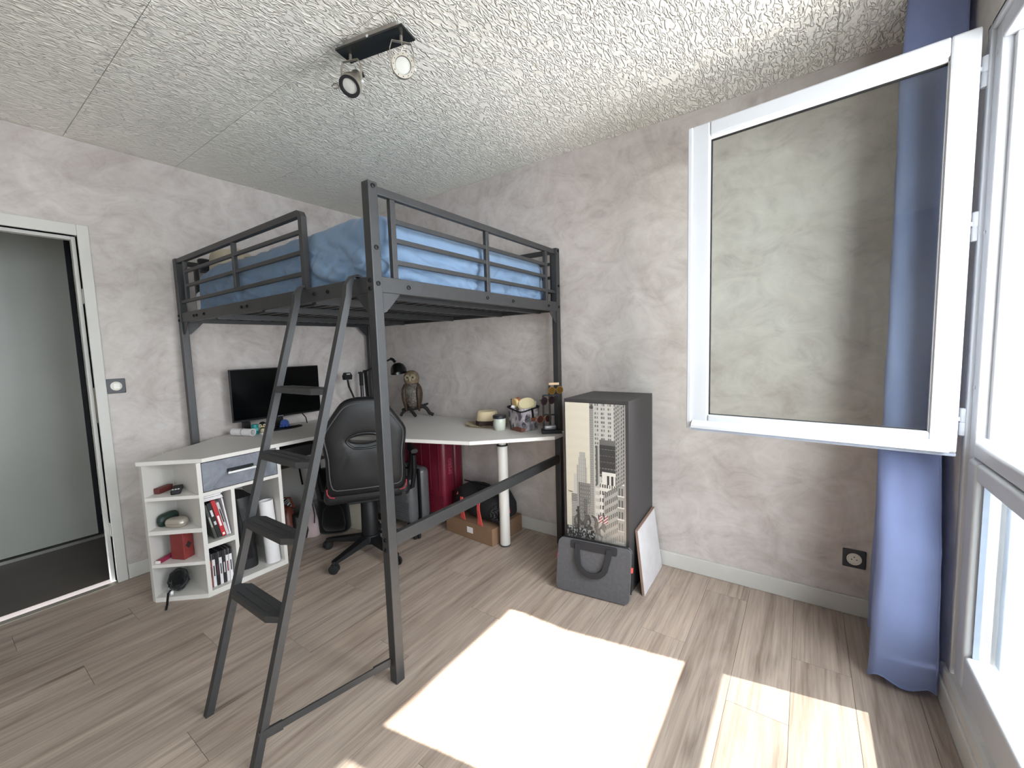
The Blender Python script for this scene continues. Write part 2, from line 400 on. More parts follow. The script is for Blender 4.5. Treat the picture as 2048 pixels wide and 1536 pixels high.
def window():
    FX0, FX1 = 3.732, 3.792; G = UPVC
    w = struct(bpy.data.objects.new('window_1', None)); COL.objects.link(w)
    YL, YR, ZB, ZT = -.445, -2.255, .135, 2.238
    YM0, YM1 = -1.315, -1.385
    b1('jamb', FX0, FX1, YL - .068, YL, ZB, ZT, G, w, .006)
    b1('jamb_lip', FX0 - .012, FX0 + .01, YL - .018, YL + .012, ZB - .01, ZT + .012, G, w, .004)
    b1('jamb', FX0, FX1, YR, YR + .068, ZB, ZT, G, w, .006)
    b1('head_rail', FX0, FX1, YR + .068, YL - .068, ZT - .068, ZT, G, w, .006)
    b1('head_lip', FX0 - .012, FX0 + .01, YR, YL - .019, ZT - .012, ZT + .012, G, w, .004)
    b1('sill_rail', FX0, FX1, YR + .068, YL - .068, ZB, ZB + .068, G, w, .006)
    b1('mullion', FX0, FX1, YM1, YM0, ZB + .068, ZT - .068, G, w, .006)
    b1('rebate_step', FX0 + .025, FX1 + .012, YL - .092, YL - .066, .97, ZT - .068, G, w, .004)
    b1('shutter_guide', FX1 + .03, FX1 + .07, YL - .062, YL - .02, .2, 2.14, M('guide_rail', (214, 218, 224), .4), w, .004)
    # screws on the left jamb
    for z in (2.15, 1.62, 1.13):
        bm = bm_new(); lathe(bm, [(.006, 0), (.006, .003), (.003, .004)], 10, (FX0, YL - .034, z), (-1, 0, 0)); obj('screw_cap', bm, G, w, True)
    # leaf openings: (y left, y right)
    for i, (ya, yb) in enumerate(((YL - .068, YM0), (YM1, YR + .068))):
        b1('transom', FX0 - .004, FX1, yb, ya, .905, .962, G, w, .014, 3)
        # lower fixed light: a frame standing a little proud
        f = b1('lower_light', FX0 - .012, FX1 - .01, ya - .072, ya + .012, .150, .905, G, w, .012, 3)
        b1('stile', FX0 - .012, FX1 - .01, yb - .012, yb + .072, .150, .905, G, f, .012, 3)
        b1('top_rail', FX0 - .012, FX1 - .01, yb + .072, ya - .072, .845, .905, G, f, .012, 3)
        b1('bottom_rail', FX0 - .012, FX1 - .01, yb + .072, ya - .072, .150, .275, G, f, .012, 3)
        b1('glazing_bead', FX0 + .006, FX0 + .020, ya - .084, ya - .072, .275, .845, M('bead_grey', (140, 150, 166), .5), f)
        b1('pane', FX0 + .02, FX0 + .026, yb + .070, ya - .070, .273, .847, PANE, f)
    # closed upper leaf on the right
    ya, yb = YM1, YR + .068
    f = b1('upper_leaf', FX0 - .012, FX1 - .01, ya - .072, ya + .012, .962, ZT - .056, G, w, .012, 3)
    b1('stile', FX0 - .012, FX1 - .01, yb - .012, yb + .072, .962, ZT - .056, G, f, .012, 3)
    b1('top_rail', FX0 - .012, FX1 - .01, yb + .072, ya - .072, ZT - .128, ZT - .056, G, f, .012, 3)
    b1('bottom_rail', FX0 - .012, FX1 - .01, yb + .072, ya - .072, .962, 1.03, G, f, .012, 3)
    b1('pane', FX0 + .02, FX0 + .026, yb + .070, ya - .070, 1.028, ZT - .126, PANE, f)
    # the casement swung open into the room; local x runs from hinge to free edge, outdoor face = +y local
    a = math.atan2(.085, -.845)
    CW, z0, z1 = .846, .912, 2.232; t = .052
    def cb(name, x0, x1, y0, y1, za, zb, par, bev=.006, mat=G):
        return b1(name, x0, x1, y0, y1, za, zb, mat, par, bev, 2)
    bm = bm_new(); box(bm, 0, .066, 0, t, z0, z1); bevel(bm, .006, 2)
    cs = obj('casement', bm, G, w); cs.matrix_local = T(3.700, -.448, 0, a)
    # y local positive points to the camera (outdoor face of the sash)
    cb('stile', CW - .072, CW, 0, t, z0, z1, cs); cb('top_rail', .066, CW - .072, 0, t, z1 - .058, z1, cs); cb('bottom_rail', .066, CW - .072, 0, t, z0, z0 + .066, cs)
    cb('edge_strip', CW - .004, CW + .016, .004, t + .008, z0 - .004, z1 - .004, cs, .004)
    cb('glazing_bead', .066, CW - .072, .012, t - .012, z1 - .068, z1 - .058, cs, 0, M('bead_white', (235, 235, 232), .35)); cb('glazing_bead', .060, .070, .012, t - .012, z0 + .06, z1 - .06, cs, .0, G)
    cb('gasket', .070, CW - .076, .02, t - .02, z1 - .072, z1 - .067, cs, 0, RUBBER); cb('gasket', .070, CW - .076, .02, t - .02, z0 + .065, z0 + .068, cs, 0, RUBBER)
    cb('gasket', CW - .0755, CW - .0715, .02, t - .02, z0 + .066, z1 - .066, cs, 0, RUBBER)
    cb('pane', .060, CW - .068, .020, .024, z0 + .062, z1 - .062, cs, 0, SASHGL)
    bm = bm_new(); prism(bm, [(t - .004, z0 + .040), (t + .016, z0 + .034), (t + .028, z0 + .018), (t + .028, z0 + .006), (t - .004, z0 + .006)], .02, CW - .01, 'x')
    obj('drip_rail', bm, G, cs)
    for z in (2.07, 1.60, .965):
        bm = bm_new(); lathe(bm, [(.010, 0), (.0125, .003), (.0125, .042), (.0105, .045), (.0125, .048), (.0125, .09), (.010, .093)], 14, (-.018, -.006, z))
        box(bm, -.016, .002, -.004, .002, z + .05, z + .062); box(bm, -.030, -.018, -.006, 0, z + .02, z + .03)
        obj('hinge', bm, G, cs, True)
    cb('lower_gasket_strip', 0, CW, .006, t - .006, z0 - .012, z0, cs, .003, M('sash_edge', (176, 186, 204), .4))
    # unseen window added behind the camera for more daylight: two closed leaves
    w2 = struct(bpy.data.objects.new('window_added', None)); COL.objects.link(w2)
    for ya, yb in ((-2.48, -3.25), (-3.25, -4.02)):
        b1('stile', FX0, FX1, ya - .10, ya, ZB, ZT, G, w2, .008); b1('stile', FX0, FX1, yb, yb + .10, ZB, ZT, G, w2, .008)
        b1('top_rail', FX0, FX1, yb + .10, ya - .10, ZT - .10, ZT, G, w2, .008); b1('bottom_rail', FX0, FX1, yb + .10, ya - .10, ZB, ZB + .12, G, w2, .008)
        b1('transom', FX0, FX1, yb + .10, ya - .10, .88, .98, G, w2, .008)
        b1('pane', FX0 + .02, FX0 + .026, yb + .098, ya - .098, ZB + .118, .882, PANE, w2); b1('pane', FX0 + .02, FX0 + .026, yb + .098, ya - .098, .978, ZT - .098, PANE, w2)
    # outdoors: reveal, balcony slab and partition
    st = M('render_wall', (150, 158, 166), .9, var=.05, vs=3)
    struct(b1('floor_balcony', 3.951, 5.6, -4.4, .6, -.10, .03, M('balcony_concrete', (150, 150, 148), .9, var=.06, vs=6)))
    p = struct(b1('wall_balcony', 3.951, 4.65, -.43, -.30, .03, 2.6, st))
    for k, (z, r) in enumerate(((1.30, .012), (1.22, .008), (1.16, .014), (1.05, .010), (1.0, .009))):
        bm = bm_new(); lathe(bm, [(r, 0), (r * .8, .002)], 7, (3.985 + .01 * (k % 3), -.43, z), (0, -1, 0)); obj('plaster_scar', bm, M('plaster_scar', (150, 120, 110), .9), p)
window()

# ------------------------------------------------------------------ loft bed
BX, BY, BT = 2.0, -1.466, 1.912      # outer corner next to the camera, top of posts
P = .040
def bolt_mesh():
    bm = bm_new(); lathe(bm, [(.0085, 0), (.0085, .004), (.006, .0055), (.0045, .0055), (.0045, .003)], 10); return data('bolt', bm, BLACK, True)
BOLT = bolt_mesh()
def bolt(parent, p, axis):
    o = obj('bolt', BOLT, None, parent); o.matrix_local = Matrix.Translation(p) @ Vector(axis).to_track_quat('Z', 'Y').to_matrix().to_4x4(); return o
def bed():
    b = thing('loft_bed', 'dark grey metal loft bed with guard rails over the corner desk', 'loft bed')
    x0, x1, y0, y1 = .058, BX, BY, -.060
    posts = {}
    for k, (px, py) in {'near': (x1 - P, y0), 'left': (x0, y0), 'right': (x1 - P, y1 - P), 'back': (x0, y1 - P)}.items():
        posts[k] = b1('post', px, px + P, py, py + P, 0, BT, BEDM, b, .003)
    # bolts on the posts
    for z in (1.535, 1.563, .545, .585): bolt(posts['near'], (x1 - P * .5, y0, z), (0, -1, 0))
    for z in (1.552, 1.68, 1.895): bolt(posts['near'], (x1, y0 + P * .5, z), (1, 0, 0))
    for z in (1.535, 1.563): bolt(posts['left'], (x0 + P * .5, y0, z), (0, -1, 0))
    for z in (1.55, 1.68, 1.895): bolt(posts['right'], (x1, y1 - P * .5, z), (1, 0, 0))
    # frame beams
    zb, zt = 1.522, 1.580
    def beam(n, a, c): return b1(n, a[0], a[1], a[2], a[3], zb, zt, BEDM, b, .002)
    nb = b1('side_beam', x0 + P, x1 - P, y0 + .006, y0 + .030, zb, zt, BEDM, b, .002)
    eb = b1('end_beam', x1 - .030, x1 - .004, y0 + P, y1 - P, zb, zt, BEDM, b, .002)
    b1('side_beam', x0 + P, x1 - P, y1 - .030, y1 - .006, zb, zt, BEDM, b, .002)
    b1('end_beam', x0 + .006, x0 + .030, y0 + P, y1 - P, zb, zt, BEDM, b, .002)
    for x in (.30, .345, .45, .93, .99, 1.60, 1.70): bolt(nb, (x, y0 + .006, 1.551), (0, -1, 0))
    for y in (-1.30, -.80, -.58, -.20): bolt(eb, (x1 - .004, y, 1.551), (1, 0, 0))
    # lower tie bar on the end facing the window
    b1('tie_bar', x1 - .030, x1 - .006, y0 + P, y1 - P, .551, .601, BEDM, b, .002)
    b1('tie_bar', x0 + .006, x0 + .030, y0 + P, y1 - P, .551, .601, BEDM, b, .002)
    # corner gussets
    def gus(axis, pos, t, c, s):
        bm = bm_new(); prism(bm, [(c, zb), (c + s * .085, zb), (c + s * .060, zb - .028), (c + s * .018, zb - .070), (c, zb - .075)], pos, pos + t, axis); obj('gusset', bm, BEDM, b)
    gus('x', x1 - .012, .004, y0 + P, 1); gus('x', x1 - .012, .004, y1 - P, -1); gus('x', x0 + .012, .004, y0 + P, 1); gus('x', x0 + .012, .004, y1 - P, -1)
    gus('y', y0 + .010, .004, x0 + P, 1); gus('y', y0 + .010, .004, x1 - P, -1); gus('y', y1 - .014, .004, x0 + P, 1)
    # guard rails -------------------------------------------------
    def end_guard(xa):                                     # across the bed, along y
        g = b1('end_guard', xa - .024, xa, y0 + P, y1 - P, 1.873, 1.903, BEDM, b, .004)
        for y in (-1.353, -.777, -.207): b1('upright', xa - .022, xa - .002, y - .012, y + .012, 1.58, 1.873, BEDM, g, .002)
        for z in (1.787, 1.716, 1.634): b1('rail', xa - .020, xa - .004, -1.341, -.219, z, z + .018, BEDM, g, .002)
        b1('rail', xa - .020, xa - .004, -.195, y1 - P, 1.634, 1.652, BEDM, g, .002)
    end_guard(x1 - .008); end_guard(x0 + .034)
    def side_guard(ya, xe, s):
        bm = bm_new()
        pts = [(x0 + P, ya, 1.895), (xe - .018, ya, 1.895), (xe - .008, ya, 1.890), (xe, ya, 1.880), (xe, ya, 1.556)]
        def sq(p, d, hw, hh):
            d = Vector(d).normalized(); sd = Vector((0, 1, 0)); u = sd.cross(d)
            return [Vector(p) + sd * hw + u * hh, Vector(p) - sd * hw + u * hh, Vector(p) - sd * hw - u * hh, Vector(p) + sd * hw - u * hh]
        rings = []
        for i, p in enumerate(pts):
            d = Vector(pts[min(i + 1, 4)]) - Vector(pts[max(i - 1, 0)]); rings.append(sq(p, d, .012, .0135))
        loft(bm, rings); g = obj('side_guard', bm, BEDM, b)
        b1('upright', .855, .879, ya - .010, ya + .010, 1.655, 1.882, BEDM, g, .002)
        b1('upright', .185, .203, ya - .010, ya + .010, 1.655, 1.882, BEDM, g, .002)
        for z, xa in ((1.812, .203), (1.727, .203), (1.638, .100)): b1('rail', xa, xe - .012, ya - .008, ya + .008, z, z + .018, BEDM, g, .002)
    side_guard(y0 + .018, 1.527, 1); side_guard(y1 - .018, 1.96, 1)
    # slats and the tubes that carry them
    bm = bm_new(); box(bm, x0 + .032, x1 - .034, -.017, .017, 1.545, 1.562); sd = data('slat', bm, BEDM)
    for k in range(19):
        o = obj('slat', sd, None, b); o.location = (0, y0 + .075 + k * (y1 - y0 - .15) / 18, 0)
    for x in (.55, 1.10, 1.55, 1.86): b1('slat_carrier', x - .014, x + .014, y0 + .032, y1 - .032, 1.516, 1.545, BEDM, b)
    # mattress (separate thing)
    m = b1('mattress', .128, 1.866, -1.392, -.150, 1.562, 1.715, M('white_ticking', (222, 220, 222), .85), None, .03, 3)
    tag(m, 'white mattress lying on the loft bed, one corner showing', 'mattress')
bed()

def duvet():
    bm = bm_new(); nx, ny = 210, 180
    xa, xb, ya, yb = .205, 1.944, -1.416, -.112
    prof = []                                              # v: near hem -> top -> far hem
    grid = []
    for j in range(ny + 1):
        v = j / ny; row = []
        for i in range(nx + 1):
            u = i / nx
            # unroll: parameters beyond the top wrap down the sides
            U = -.16 + u * 1.32; V = -.20 + v * 1.40
            uu = min(max(U, 0), 1); vv = min(max(V, 0), 1)
            du = max(-U, U - 1, 0) / .16; dv = max(-V, V - 1, 0) / .20
            r = .085
            x = xa + r + (xb - xa - 2 * r) * uu; y = ya + r + (yb - ya - 2 * r) * vv
            top = 1.838 + .018 * math.sin(3.1 * x + 1.0) * math.sin(2.6 * y) + .012 * math.exp(-((x - 1.6) / .3) ** 2 - ((y + 1.2) / .3) ** 2)
            top -= .030 * max(0, (.55 - x) / .4) ** 2
            z = top
            d = max(du, dv)
            if d > 0:
                a = min(d / .22, 1) * PI / 2
                out = r * math.sin(a); drop = r * (1 - math.cos(a))
                if d > .22: drop += (d - .22) / .78 * .20
                ang = math.atan2((-1 if V < 0 else 1) * dv if dv > 0 else 0, (-1 if U < 0 else 1) * du if du > 0 else 0)
                x += out * math.cos(ang); y += out * math.sin(ang); z = top - drop
            p = Vector((x, y, z))
            # creases: long diagonal folds on the sides, soft on top
            k = .45 + .75 * min(d, 1) if d > 0 else .45
            f = noise.noise(Vector((x * 2.2 + z * 3, y * 2.2 - z * 2, z * 2))) * .030 + noise.noise(Vector((x * 9 + z * 7, y * 9 + z * 6, z * 5))) * .010 + (.017 * math.sin(34 * (x + y) + 30 * z + 5 * noise.noise(Vector((x * 4, y * 4, z * 4)))) * max(0, noise.noise(Vector((x * 3 + 8, y * 3, z * 2))) + .15) if d > 0 else 0)
            n3 = abs(noise.noise(Vector((x * 5 + z * 9 + 4, y * 5 + z * 7, z * 3)))) 
            f -= .030 * max(0, .16 - n3) / .16 * k
            # cloth folds: sharp valleys running down and sideways, stronger towards the hem
            for (fr, sl, ph, am) in ((15, 26, 0, .030), (27, -17, 2, .016), (9, 40, 4, .022)):
                w0 = fr * (x - y) + sl * z + ph + 3.2 * noise.noise(Vector((x * 3.1 + ph, y * 3.1, z * 3)))
                mk = min(1, max(0, noise.noise(Vector((x * 2.3 + ph * 3, y * 2.3, z * 2.6 + ph))) * 2.2 + .35))
                f -= am * (1 - abs(math.sin(w0))) ** 3 * mk * (.25 + .75 * min(d, 1) if d > 0 else .22)
            nrm = Vector((0, 0, 1)) if d <= 0 else Vector((math.cos(ang) * min(d * 3, 1), math.sin(ang) * min(d * 3, 1), max(0, 1 - d * 3))).normalized()
            q = p + nrm * f * k
            q.x = min(max(q.x, .155), 1.968); q.y = max(min(q.y, -.092), -1.436); q.z = max(q.z, 1.588)
            if V < 0 and dv >= .3 and dv >= du: q.y = min(q.y, -1.398)
            if U > 1 and du >= .3 and du >= dv: q.x = max(q.x, 1.876)
            if d < .2: q.z = max(q.z, 1.735)
            row.append(bm.verts.new(q))
        grid.append(row)
    for j in range(ny):
        for i in range(nx): bm.faces.new((grid[j][i], grid[j][i + 1], grid[j + 1][i + 1], grid[j + 1][i]))
    o = obj('duvet', bm, mat_fabric('blue_cotton', (112, 134, 160), .06, 700, .85), None, True)
    o.data.set_sharp_from_angle(angle=3.1)
    tag(o, 'rumpled steel blue duvet covering the loft bed mattress', 'duvet')
    # clothes at the head end
    g = thing('folded_clothes', 'beige and black crumpled clothes at the far left of the loft bed', 'clothes', (.335, -1.27, 1.822))
    def lump(n, c, rx, ry, h, m, seed):
        bm = bm_new(); rings = []
        for k in range(8):
            t = k / 7; s = math.cos(t * PI / 2 * .92) ** .5; z = c[2] + h * math.sin(t * PI / 2)
            r = []
            for q in sring(c[0], c[1], z, rx * s, ry * s, 26, 2.6):
                v = Vector(q); v += Vector((noise.noise(v * 14 + Vector((seed, 0, 0))), noise.noise(v * 14 + Vector((0, seed, 5))), .6 * noise.noise(v * 11 + Vector((seed, 3, 0))))) * .022
                v.z = max(v.z, c[2]); r.append(v)
            rings.append(r)
        loft(bm, rings); obj(n, bm, m, g, 80)
    lump('beige_garment', (.0, .02, 0), .11, .115, .138, mat_fabric('beige_cotton', (176, 166, 146), .08), 1)
    lump('sleeve', (.06, .13, 0), .09, .10, .095, mat_fabric('dark_beige_cotton', (134, 124, 110), .08), 5)
    lump('black_garment', (-.09, -.075, 0), .05, .05, .075, mat_fabric('black_cotton', (30, 30, 34), .08), 9)
duvet()

def ladder():
    l = thing('bed_ladder', 'dark grey metal ladder hooked on the near rail of the loft bed', 'ladder')
    foot, top = -1.935, -1.500; H = 1.51
    def Y(z): return foot + (top - foot) * z / H
    for x in (1.522, 1.884):
        bm = bm_new(); hw, hd = .0125, .0125
        path = [(foot, 0.0), (top, H), (top + .006, H + .04), (-1.475, 1.585), (-1.455, 1.592), (-1.432, 1.585), (-1.432, 1.56)]
        rings = []
        for i, (y, z) in enumerate(path):
            a = path[max(i - 1, 0)]; c = path[min(i + 1, len(path) - 1)]
            d = Vector((0, c[0] - a[0], c[1] - a[1])).normalized(); nn = Vector((0, d.z, -d.y)); hh = hd if i < 3 else .005
            if i == 0: nn = Vector((0, 1, 0))
            p = Vector((x, y, z)); s = Vector((hw, 0, 0))
            rings.append([p + s + nn * hh, p - s + nn * hh, p - s - nn * hh, p + s - nn * hh])
        loft(bm, rings); r = obj('rail', bm, BEDM, l)
    for z in (1.165, .915, .668, .428):
        y = Y(z); bm = bm_new()
        pts = [(1.533, -.011), (1.575, -.036), (1.831, -.036), (1.873, -.011), (1.873, .011), (1.831, .036), (1.575, .036), (1.533, .011)]
        prism(bm, [(a, y + c) for a, c in pts], z - .008, z + .014); bevel(bm, .006, 2, .5); t = obj('tread', bm, BEDM, l)
        for c in (-.014, .014): b1('grip_rib', 1.585, 1.821, y + c - .006, y + c + .006, z + .014, z + .0155, BEDM, t)
    bm = bm_new(); bar(bm, (1.893, Y(.10) , .10), (1.968, -1.468, .085), .006, .024); s = obj('brace_strap', bm, BEDM, l)
    bm = bm_new(); bar(bm, (1.890, Y(.10) - .012, .10), (1.905, Y(.10) + .055, .099), .010, .030); obj('strap_clamp', bm, BEDM, l)
    bm = bm_new(); bar(bm, (1.955, -1.535, .087), (1.968, -1.468, .085), .010, .030); obj('strap_clamp', bm, BEDM, l)
ladder()

# ------------------------------------------------------------------ corner desk
DZ = .766
def desk():
    d = thing('corner_desktop', 'white L-shaped corner desktop with slanted ends on a round leg', 'desk')
    pts = [(.42, -1.822), (.663, -1.607), (.663, -.985), (.672, -.955), (.695, -.932), (.73, -.915), (1.69, -.625), (2.058, -.272), (2.058, -.112), (1.955, -.112), (1.955, -.015), (.016, -.015), (.016, -1.30), (.135, -1.415)]
    bm = bm_new(); prism(bm, pts, DZ - .022, DZ); bevel(bm, .0015, 1)
    obj('worktop', bm, WHITE, d)
    g = bm_new(); lathe(g, [(.026, DZ - .022), (.026, .660)], 24, (1.68, -.296, 0)); obj('leg_collar', g, WHITE, d, True)
    g = bm_new(); lathe(g, [(.0335, .010), (.034, .012), (.034, .670), (.033, .672)], 28, (1.68, -.296, 0)); lg = obj('leg', g, WHITE, d, True)
    g = bm_new(); lathe(g, [(.036, .672), (.0365, .674), (.0365, .680), (.027, .681)], 28, (1.68, -.296, 0)); obj('leg_ring', g, BLACK, lg, True)
    g = bm_new(); lathe(g, [(.034, 0), (.036, .002), (.036, .010), (.030, .011)], 28, (1.68, -.296, 0)); obj('foot', g, M('foot_grey', (70, 70, 74), .6), lg, True)
    b1('modesty_panel', .020, .036, -1.20, -.12, .12, .435, WHITE, d); b1('panel_shadow_strip', .018, .040, -1.20, -.12, .435, .452, M('panel_shadow_brown', (96, 84, 78), .6), d)  # brown strip along the panel top is a painted shadow
    # dark pull-out tray under the top
    t = b1('keyboard_tray', .17, .615, -1.185, -.93, .640, .712, M('tray_black', (30, 27, 29), .6), d, .003)
    b1('runner', .17, .60, -1.20, -1.185, .665, .690, STEEL, t)
    bm = bm_new(); bar(bm, (.35, -.95, .64), (.12, -.80, .30), .012, .004); obj('wire_brace', bm, BLACK, d)
    # cabinet with drawer and end shelves
    c = thing('desk_cabinet', 'white desk cabinet with slate drawer front and angled open shelves', 'cabinet')
    XF = .655; t = .020; ZT = DZ - .022
    b1('side_panel', .14, XF, -1.2225, -1.2025, .0, ZT, WHITE, c)
    b1('divider', .14, XF, -1.632, -1.612, 0, ZT, WHITE, c)
    b1('inner_divider', .14, XF, -1.482, -1.464, .030, .560, WHITE, c)
    b1('bottom_panel', .14, XF, -1.612, -1.2225, 0, .030, WHITE, c)
    b1('drawer_shelf', .14, XF, -1.612, -1.2225, .560, .578, WHITE, c)
    b1('small_shelf', .14, XF, -1.612, -1.482, .268, .296, WHITE, c)
    b1('back_panel', .132, .1399, -1.632, -1.2025, 0, ZT, WHITE, c)
    dr = b1('drawer', .20, XF - .003, -1.608, -1.2265, .582, ZT - .006, SLATE, c, .001)
    h = b1('handle', XF + .020, XF + .032, -1.497, -1.352, .656, .668, CHROME, dr, .004)
    for y in (-1.485, -1.364): b1('handle_post', XF - .004, XF + .022, y - .005, y + .005, .656, .668, CHROME, dr)
    b1('handle_shadow_strip', XF - .004, XF + .012, -1.490, -1.359, .657, .680, BLACK, dr)  # black strip painted in as the shadow by the handle
    # angled end shelves: trapezoid between divider, slanted panel and the front chamfer
    A = Vector((.430, -1.812)); B = Vector((.655, -1.632)); C = Vector((.160, -1.632)); D = Vector((.175, -1.500))
    dirv = (Vector((.16, -1.505)) - A).normalized(); nn = Vector((-dirv.y, dirv.x))
    E = A + dirv * .26
    bm = bm_new(); q = [A, A + dirv * .262, A + dirv * .262 + Vector((.026, .0)), A + Vector((.026, .004))]
    prism(bm, [tuple(p) for p in q], 0, ZT); obj('slanted_panel', bm, WHITE, c)
    F = A + Vector((.026, .004)); G = A + dirv * .262 + Vector((.026, 0))
    inner = [(F.x, F.y), (B.x, B.y), (G.x + .03, -1.632), (G.x, G.y)]
    for z, th in ((0, .024), (.190, .018), (.370, .022), (.556, .018)):
        bm = bm_new(); prism(bm, inner, z if z else 0, z + th); obj('end_shelf', bm, WHITE, c)
    return c
desk()

# ------------------------------------------------------------------ office chair
def chair():
    c = thing('gaming_chair', 'black padded gaming chair with slotted backrest seen from behind', 'chair', (.967, -.817, 0), math.radians(55))
    # backrest: shell with a real slot, in the x-z plane of the chair, leaning a little back
    half = [(.462, .190), (.470, .212), (.50, .222), (.56, .226), (.62, .224), (.68, .222), (.74, .228), (.79, .236), (.82, .238), (.845, .236), (.87, .224), (.90, .204), (.95, .170), (.99, .142), (1.012, .124), (1.028, .104), (1.040, .075), (1.046, .035)]
    outline = [(x, z) for z, x in half] + [(-x, z) for z, x in reversed(half)]
    cx, cz = 0.0, .795; hx, hz = .090, .027
    def hit(t):
        d = (math.cos(t), math.sin(t)); best = None
        n = len(outline)
        for i in range(n):
            (x1, z1), (x2, z2) = outline[i], outline[(i + 1) % n]
            ex, ez = x2 - x1, z2 - z1; den = d[0] * ez - d[1] * ex
            if abs(den) < 1e-9: continue
            s = ((x1 - cx) * ez - (z1 - cz) * ex) / den; u = ((x1 - cx) * d[1] - (z1 - cz) * d[0]) / den
            if s > 0 and -1e-6 <= u <= 1 + 1e-6: best = s if best is None else max(best, s)
        return best or .2
    def lean(x, y, z): return Vector((x, y - .205 - (z - .46) * .10 + .35 * x * x, z))
    NT = 96; ts = [0, .06, .14, .26, .42, .6, .78, .85, .89, .94, .97, 1.0]
    bm = bm_new(); loops = []
    def pt(k, t, side):
        a = 2 * PI * k / NT; R = hit(a)
        ix, iz = hx * math.cos(a), hz * math.sin(a); ox, oz = R * math.cos(a), R * math.sin(a)
        x = cx + ix + (ox - ix) * t; z = cz + iz + (oz - iz) * t
        th = .040 * (1 - max(0, (t - .86) / .14) ** 2 * .55)
        if t < .14: th *= .72 + .28 * t / .14
        if .84 < t < .90: th -= .004
        wr = 0
        if side < 0 and .60 < z < .78 and abs(x) < .17: wr = .006 * math.sin(z * 150 + 5 * x * x * 40) * (1 - (abs(z - .69) / .09) ** 2) * (1 - abs(x) / .17)
        return lean(x, side * th + (-.008 if side < 0 else 0) * math.sin(PI * min(t, 1)) + wr, z)
    seq = [(t, -1) for t in ts] + [(t, 1) for t in reversed(ts)]
    rings = [[bm.verts.new(pt(k, t, s)) for k in range(NT)] for t, s in seq]
    for a, b in zip(rings, rings[1:] + rings[:1]):
        for k in range(NT): bm.faces.new((a[k], a[(k + 1) % NT], b[(k + 1) % NT], b[k]))
    br = obj('backrest', bm, LEATHER, c, 50)
    bm = bm_new(); pts = [pt(k, .865, -1) + Vector((0, -.002, 0)) for k in range(NT + 1)]; tube(bm, pts, .0034, 6, False); obj('piping', bm, M('grey_piping', (74, 74, 76), .4), br, True)
    bm = bm_new(); pts = [pt(k, .07, -1) + Vector((0, -.003, 0)) for k in range(NT + 1)]; tube(bm, pts, .007, 8, False); obj('slot_rim', bm, LEATHER, br, True)
    for s in (-1, 1):
        bm = bm_new(); tube(bm, [lean(s * .226, -.03, .515), lean(s * .224, -.035, .485), lean(s * .21, -.035, .463), lean(s * .185, -.03, .458)], .0038, 8); obj('red_piping', bm, M('red_piping', (150, 34, 50), .6), br, True, label='red corner piping')
    # seat
    bm = bm_new(); box(bm, -.25, .25, -.20, .29, .40, .50); bevel(bm, .035, 4); obj('seat', bm, LEATHER, c, True)
    b1('seat_plate', -.12, .12, -.14, .14, .375, .40, BLACK, c, .004)
    for s in (-1, 1):
        bm = bm_new(); tube(bm, [(s * .22, .10, .395), (s * .275, .10, .42), (s * .292, .09, .55), (s * .290, .02, .640)], .016, 8); tube(bm, [(s * .22, -.06, .395), (s * .275, -.08, .42), (s * .290, -.10, .52), (s * .290, -.12, .640)], .016, 8)
        a = obj('arm_support', bm, BLACK, c, True)
        bm = bm_new(); rings = []
        for k in range(9):
            t = k / 8; y = -.165 + .29 * t; q = .030 * math.sin(PI * min(max(t, .12), .88)) ** .4
            rings.append([(s * .29 + q * math.cos(u) * 1.1, y, .652 + .014 * math.sin(u) + .018 * (1 - t) ** 2) for u in [2 * PI * i / 12 for i in range(12)]])
        loft(bm, rings); obj('arm_pad', bm, BLACK, c, True)
    bm = bm_new(); lathe(bm, [(.020, .30), (.020, .376)], 20); lathe(bm, [(.050, .075), (.054, .10), (.050, .36), (.046, .366)], 26); obj('column', bm, BLACK, c, True)
    bm = bm_new(); lathe(bm, [(.006, 0), (.006, .004), (.003, .005)], 10, (0, -.075, .372), (0, -1, 0)); obj('bolt', bm, CHROME, c, True)
    # five-star base
    bm = bm_new(); lathe(bm, [(.062, .068), (.066, .085), (.060, .120), (.040, .128)], 24); hub = obj('hub', bm, BLACK, c, True)
    base = math.radians(-80 - 55)
    for k in range(5):
        a = base + k * 2 * PI / 5; ca, sa = math.cos(a), math.sin(a)
        bm = bm_new(); rings = []
        for t in (0, .35, .7, 1.0):
            r = .04 + .265 * t; w = .036 - .014 * t; z1 = .115 - .040 * t; z0 = .078 - .018 * t + .0
            n = Vector((-sa, ca, 0)); p = Vector((ca * r, sa * r, 0))
            rings.append([p + n * w + Vector((0, 0, z0)), p - n * w + Vector((0, 0, z0)), p - n * w * .75 + Vector((0, 0, z1)), p + n * w * .75 + Vector((0, 0, z1))])
        loft(bm, rings); bevel(bm, .004, 1, .6); arm = obj('base_arm', bm, BLACK, c, True)
        cp = Vector((ca * .305, sa * .305, .029)); sw = a + (k * 1.3 + .5); ax = Vector((math.cos(sw), math.sin(sw), 0))
        bm = bm_new()
        for s in (-1, 1): lathe(bm, [(.018, s * .006), (.028, s * .008), (.029, s * .016), (.024, s * .024), (.010, s * .026)], 18, cp, ax)
        tube(bm, [cp + Vector((0, 0, .0)), cp + Vector((0, 0, .045))], .011, 8)
        obj('caster', bm, RUBBER, c, True)
    # zip puller hanging at the right corner
    bm = bm_new(); prism(bm, [(.195, .455), (.212, .45), (.222, .415), (.212, .39), (.198, .395), (.192, .42)], -.262, -.256, 'y'); obj('zip_puller', bm, BLACK, c)
chair()

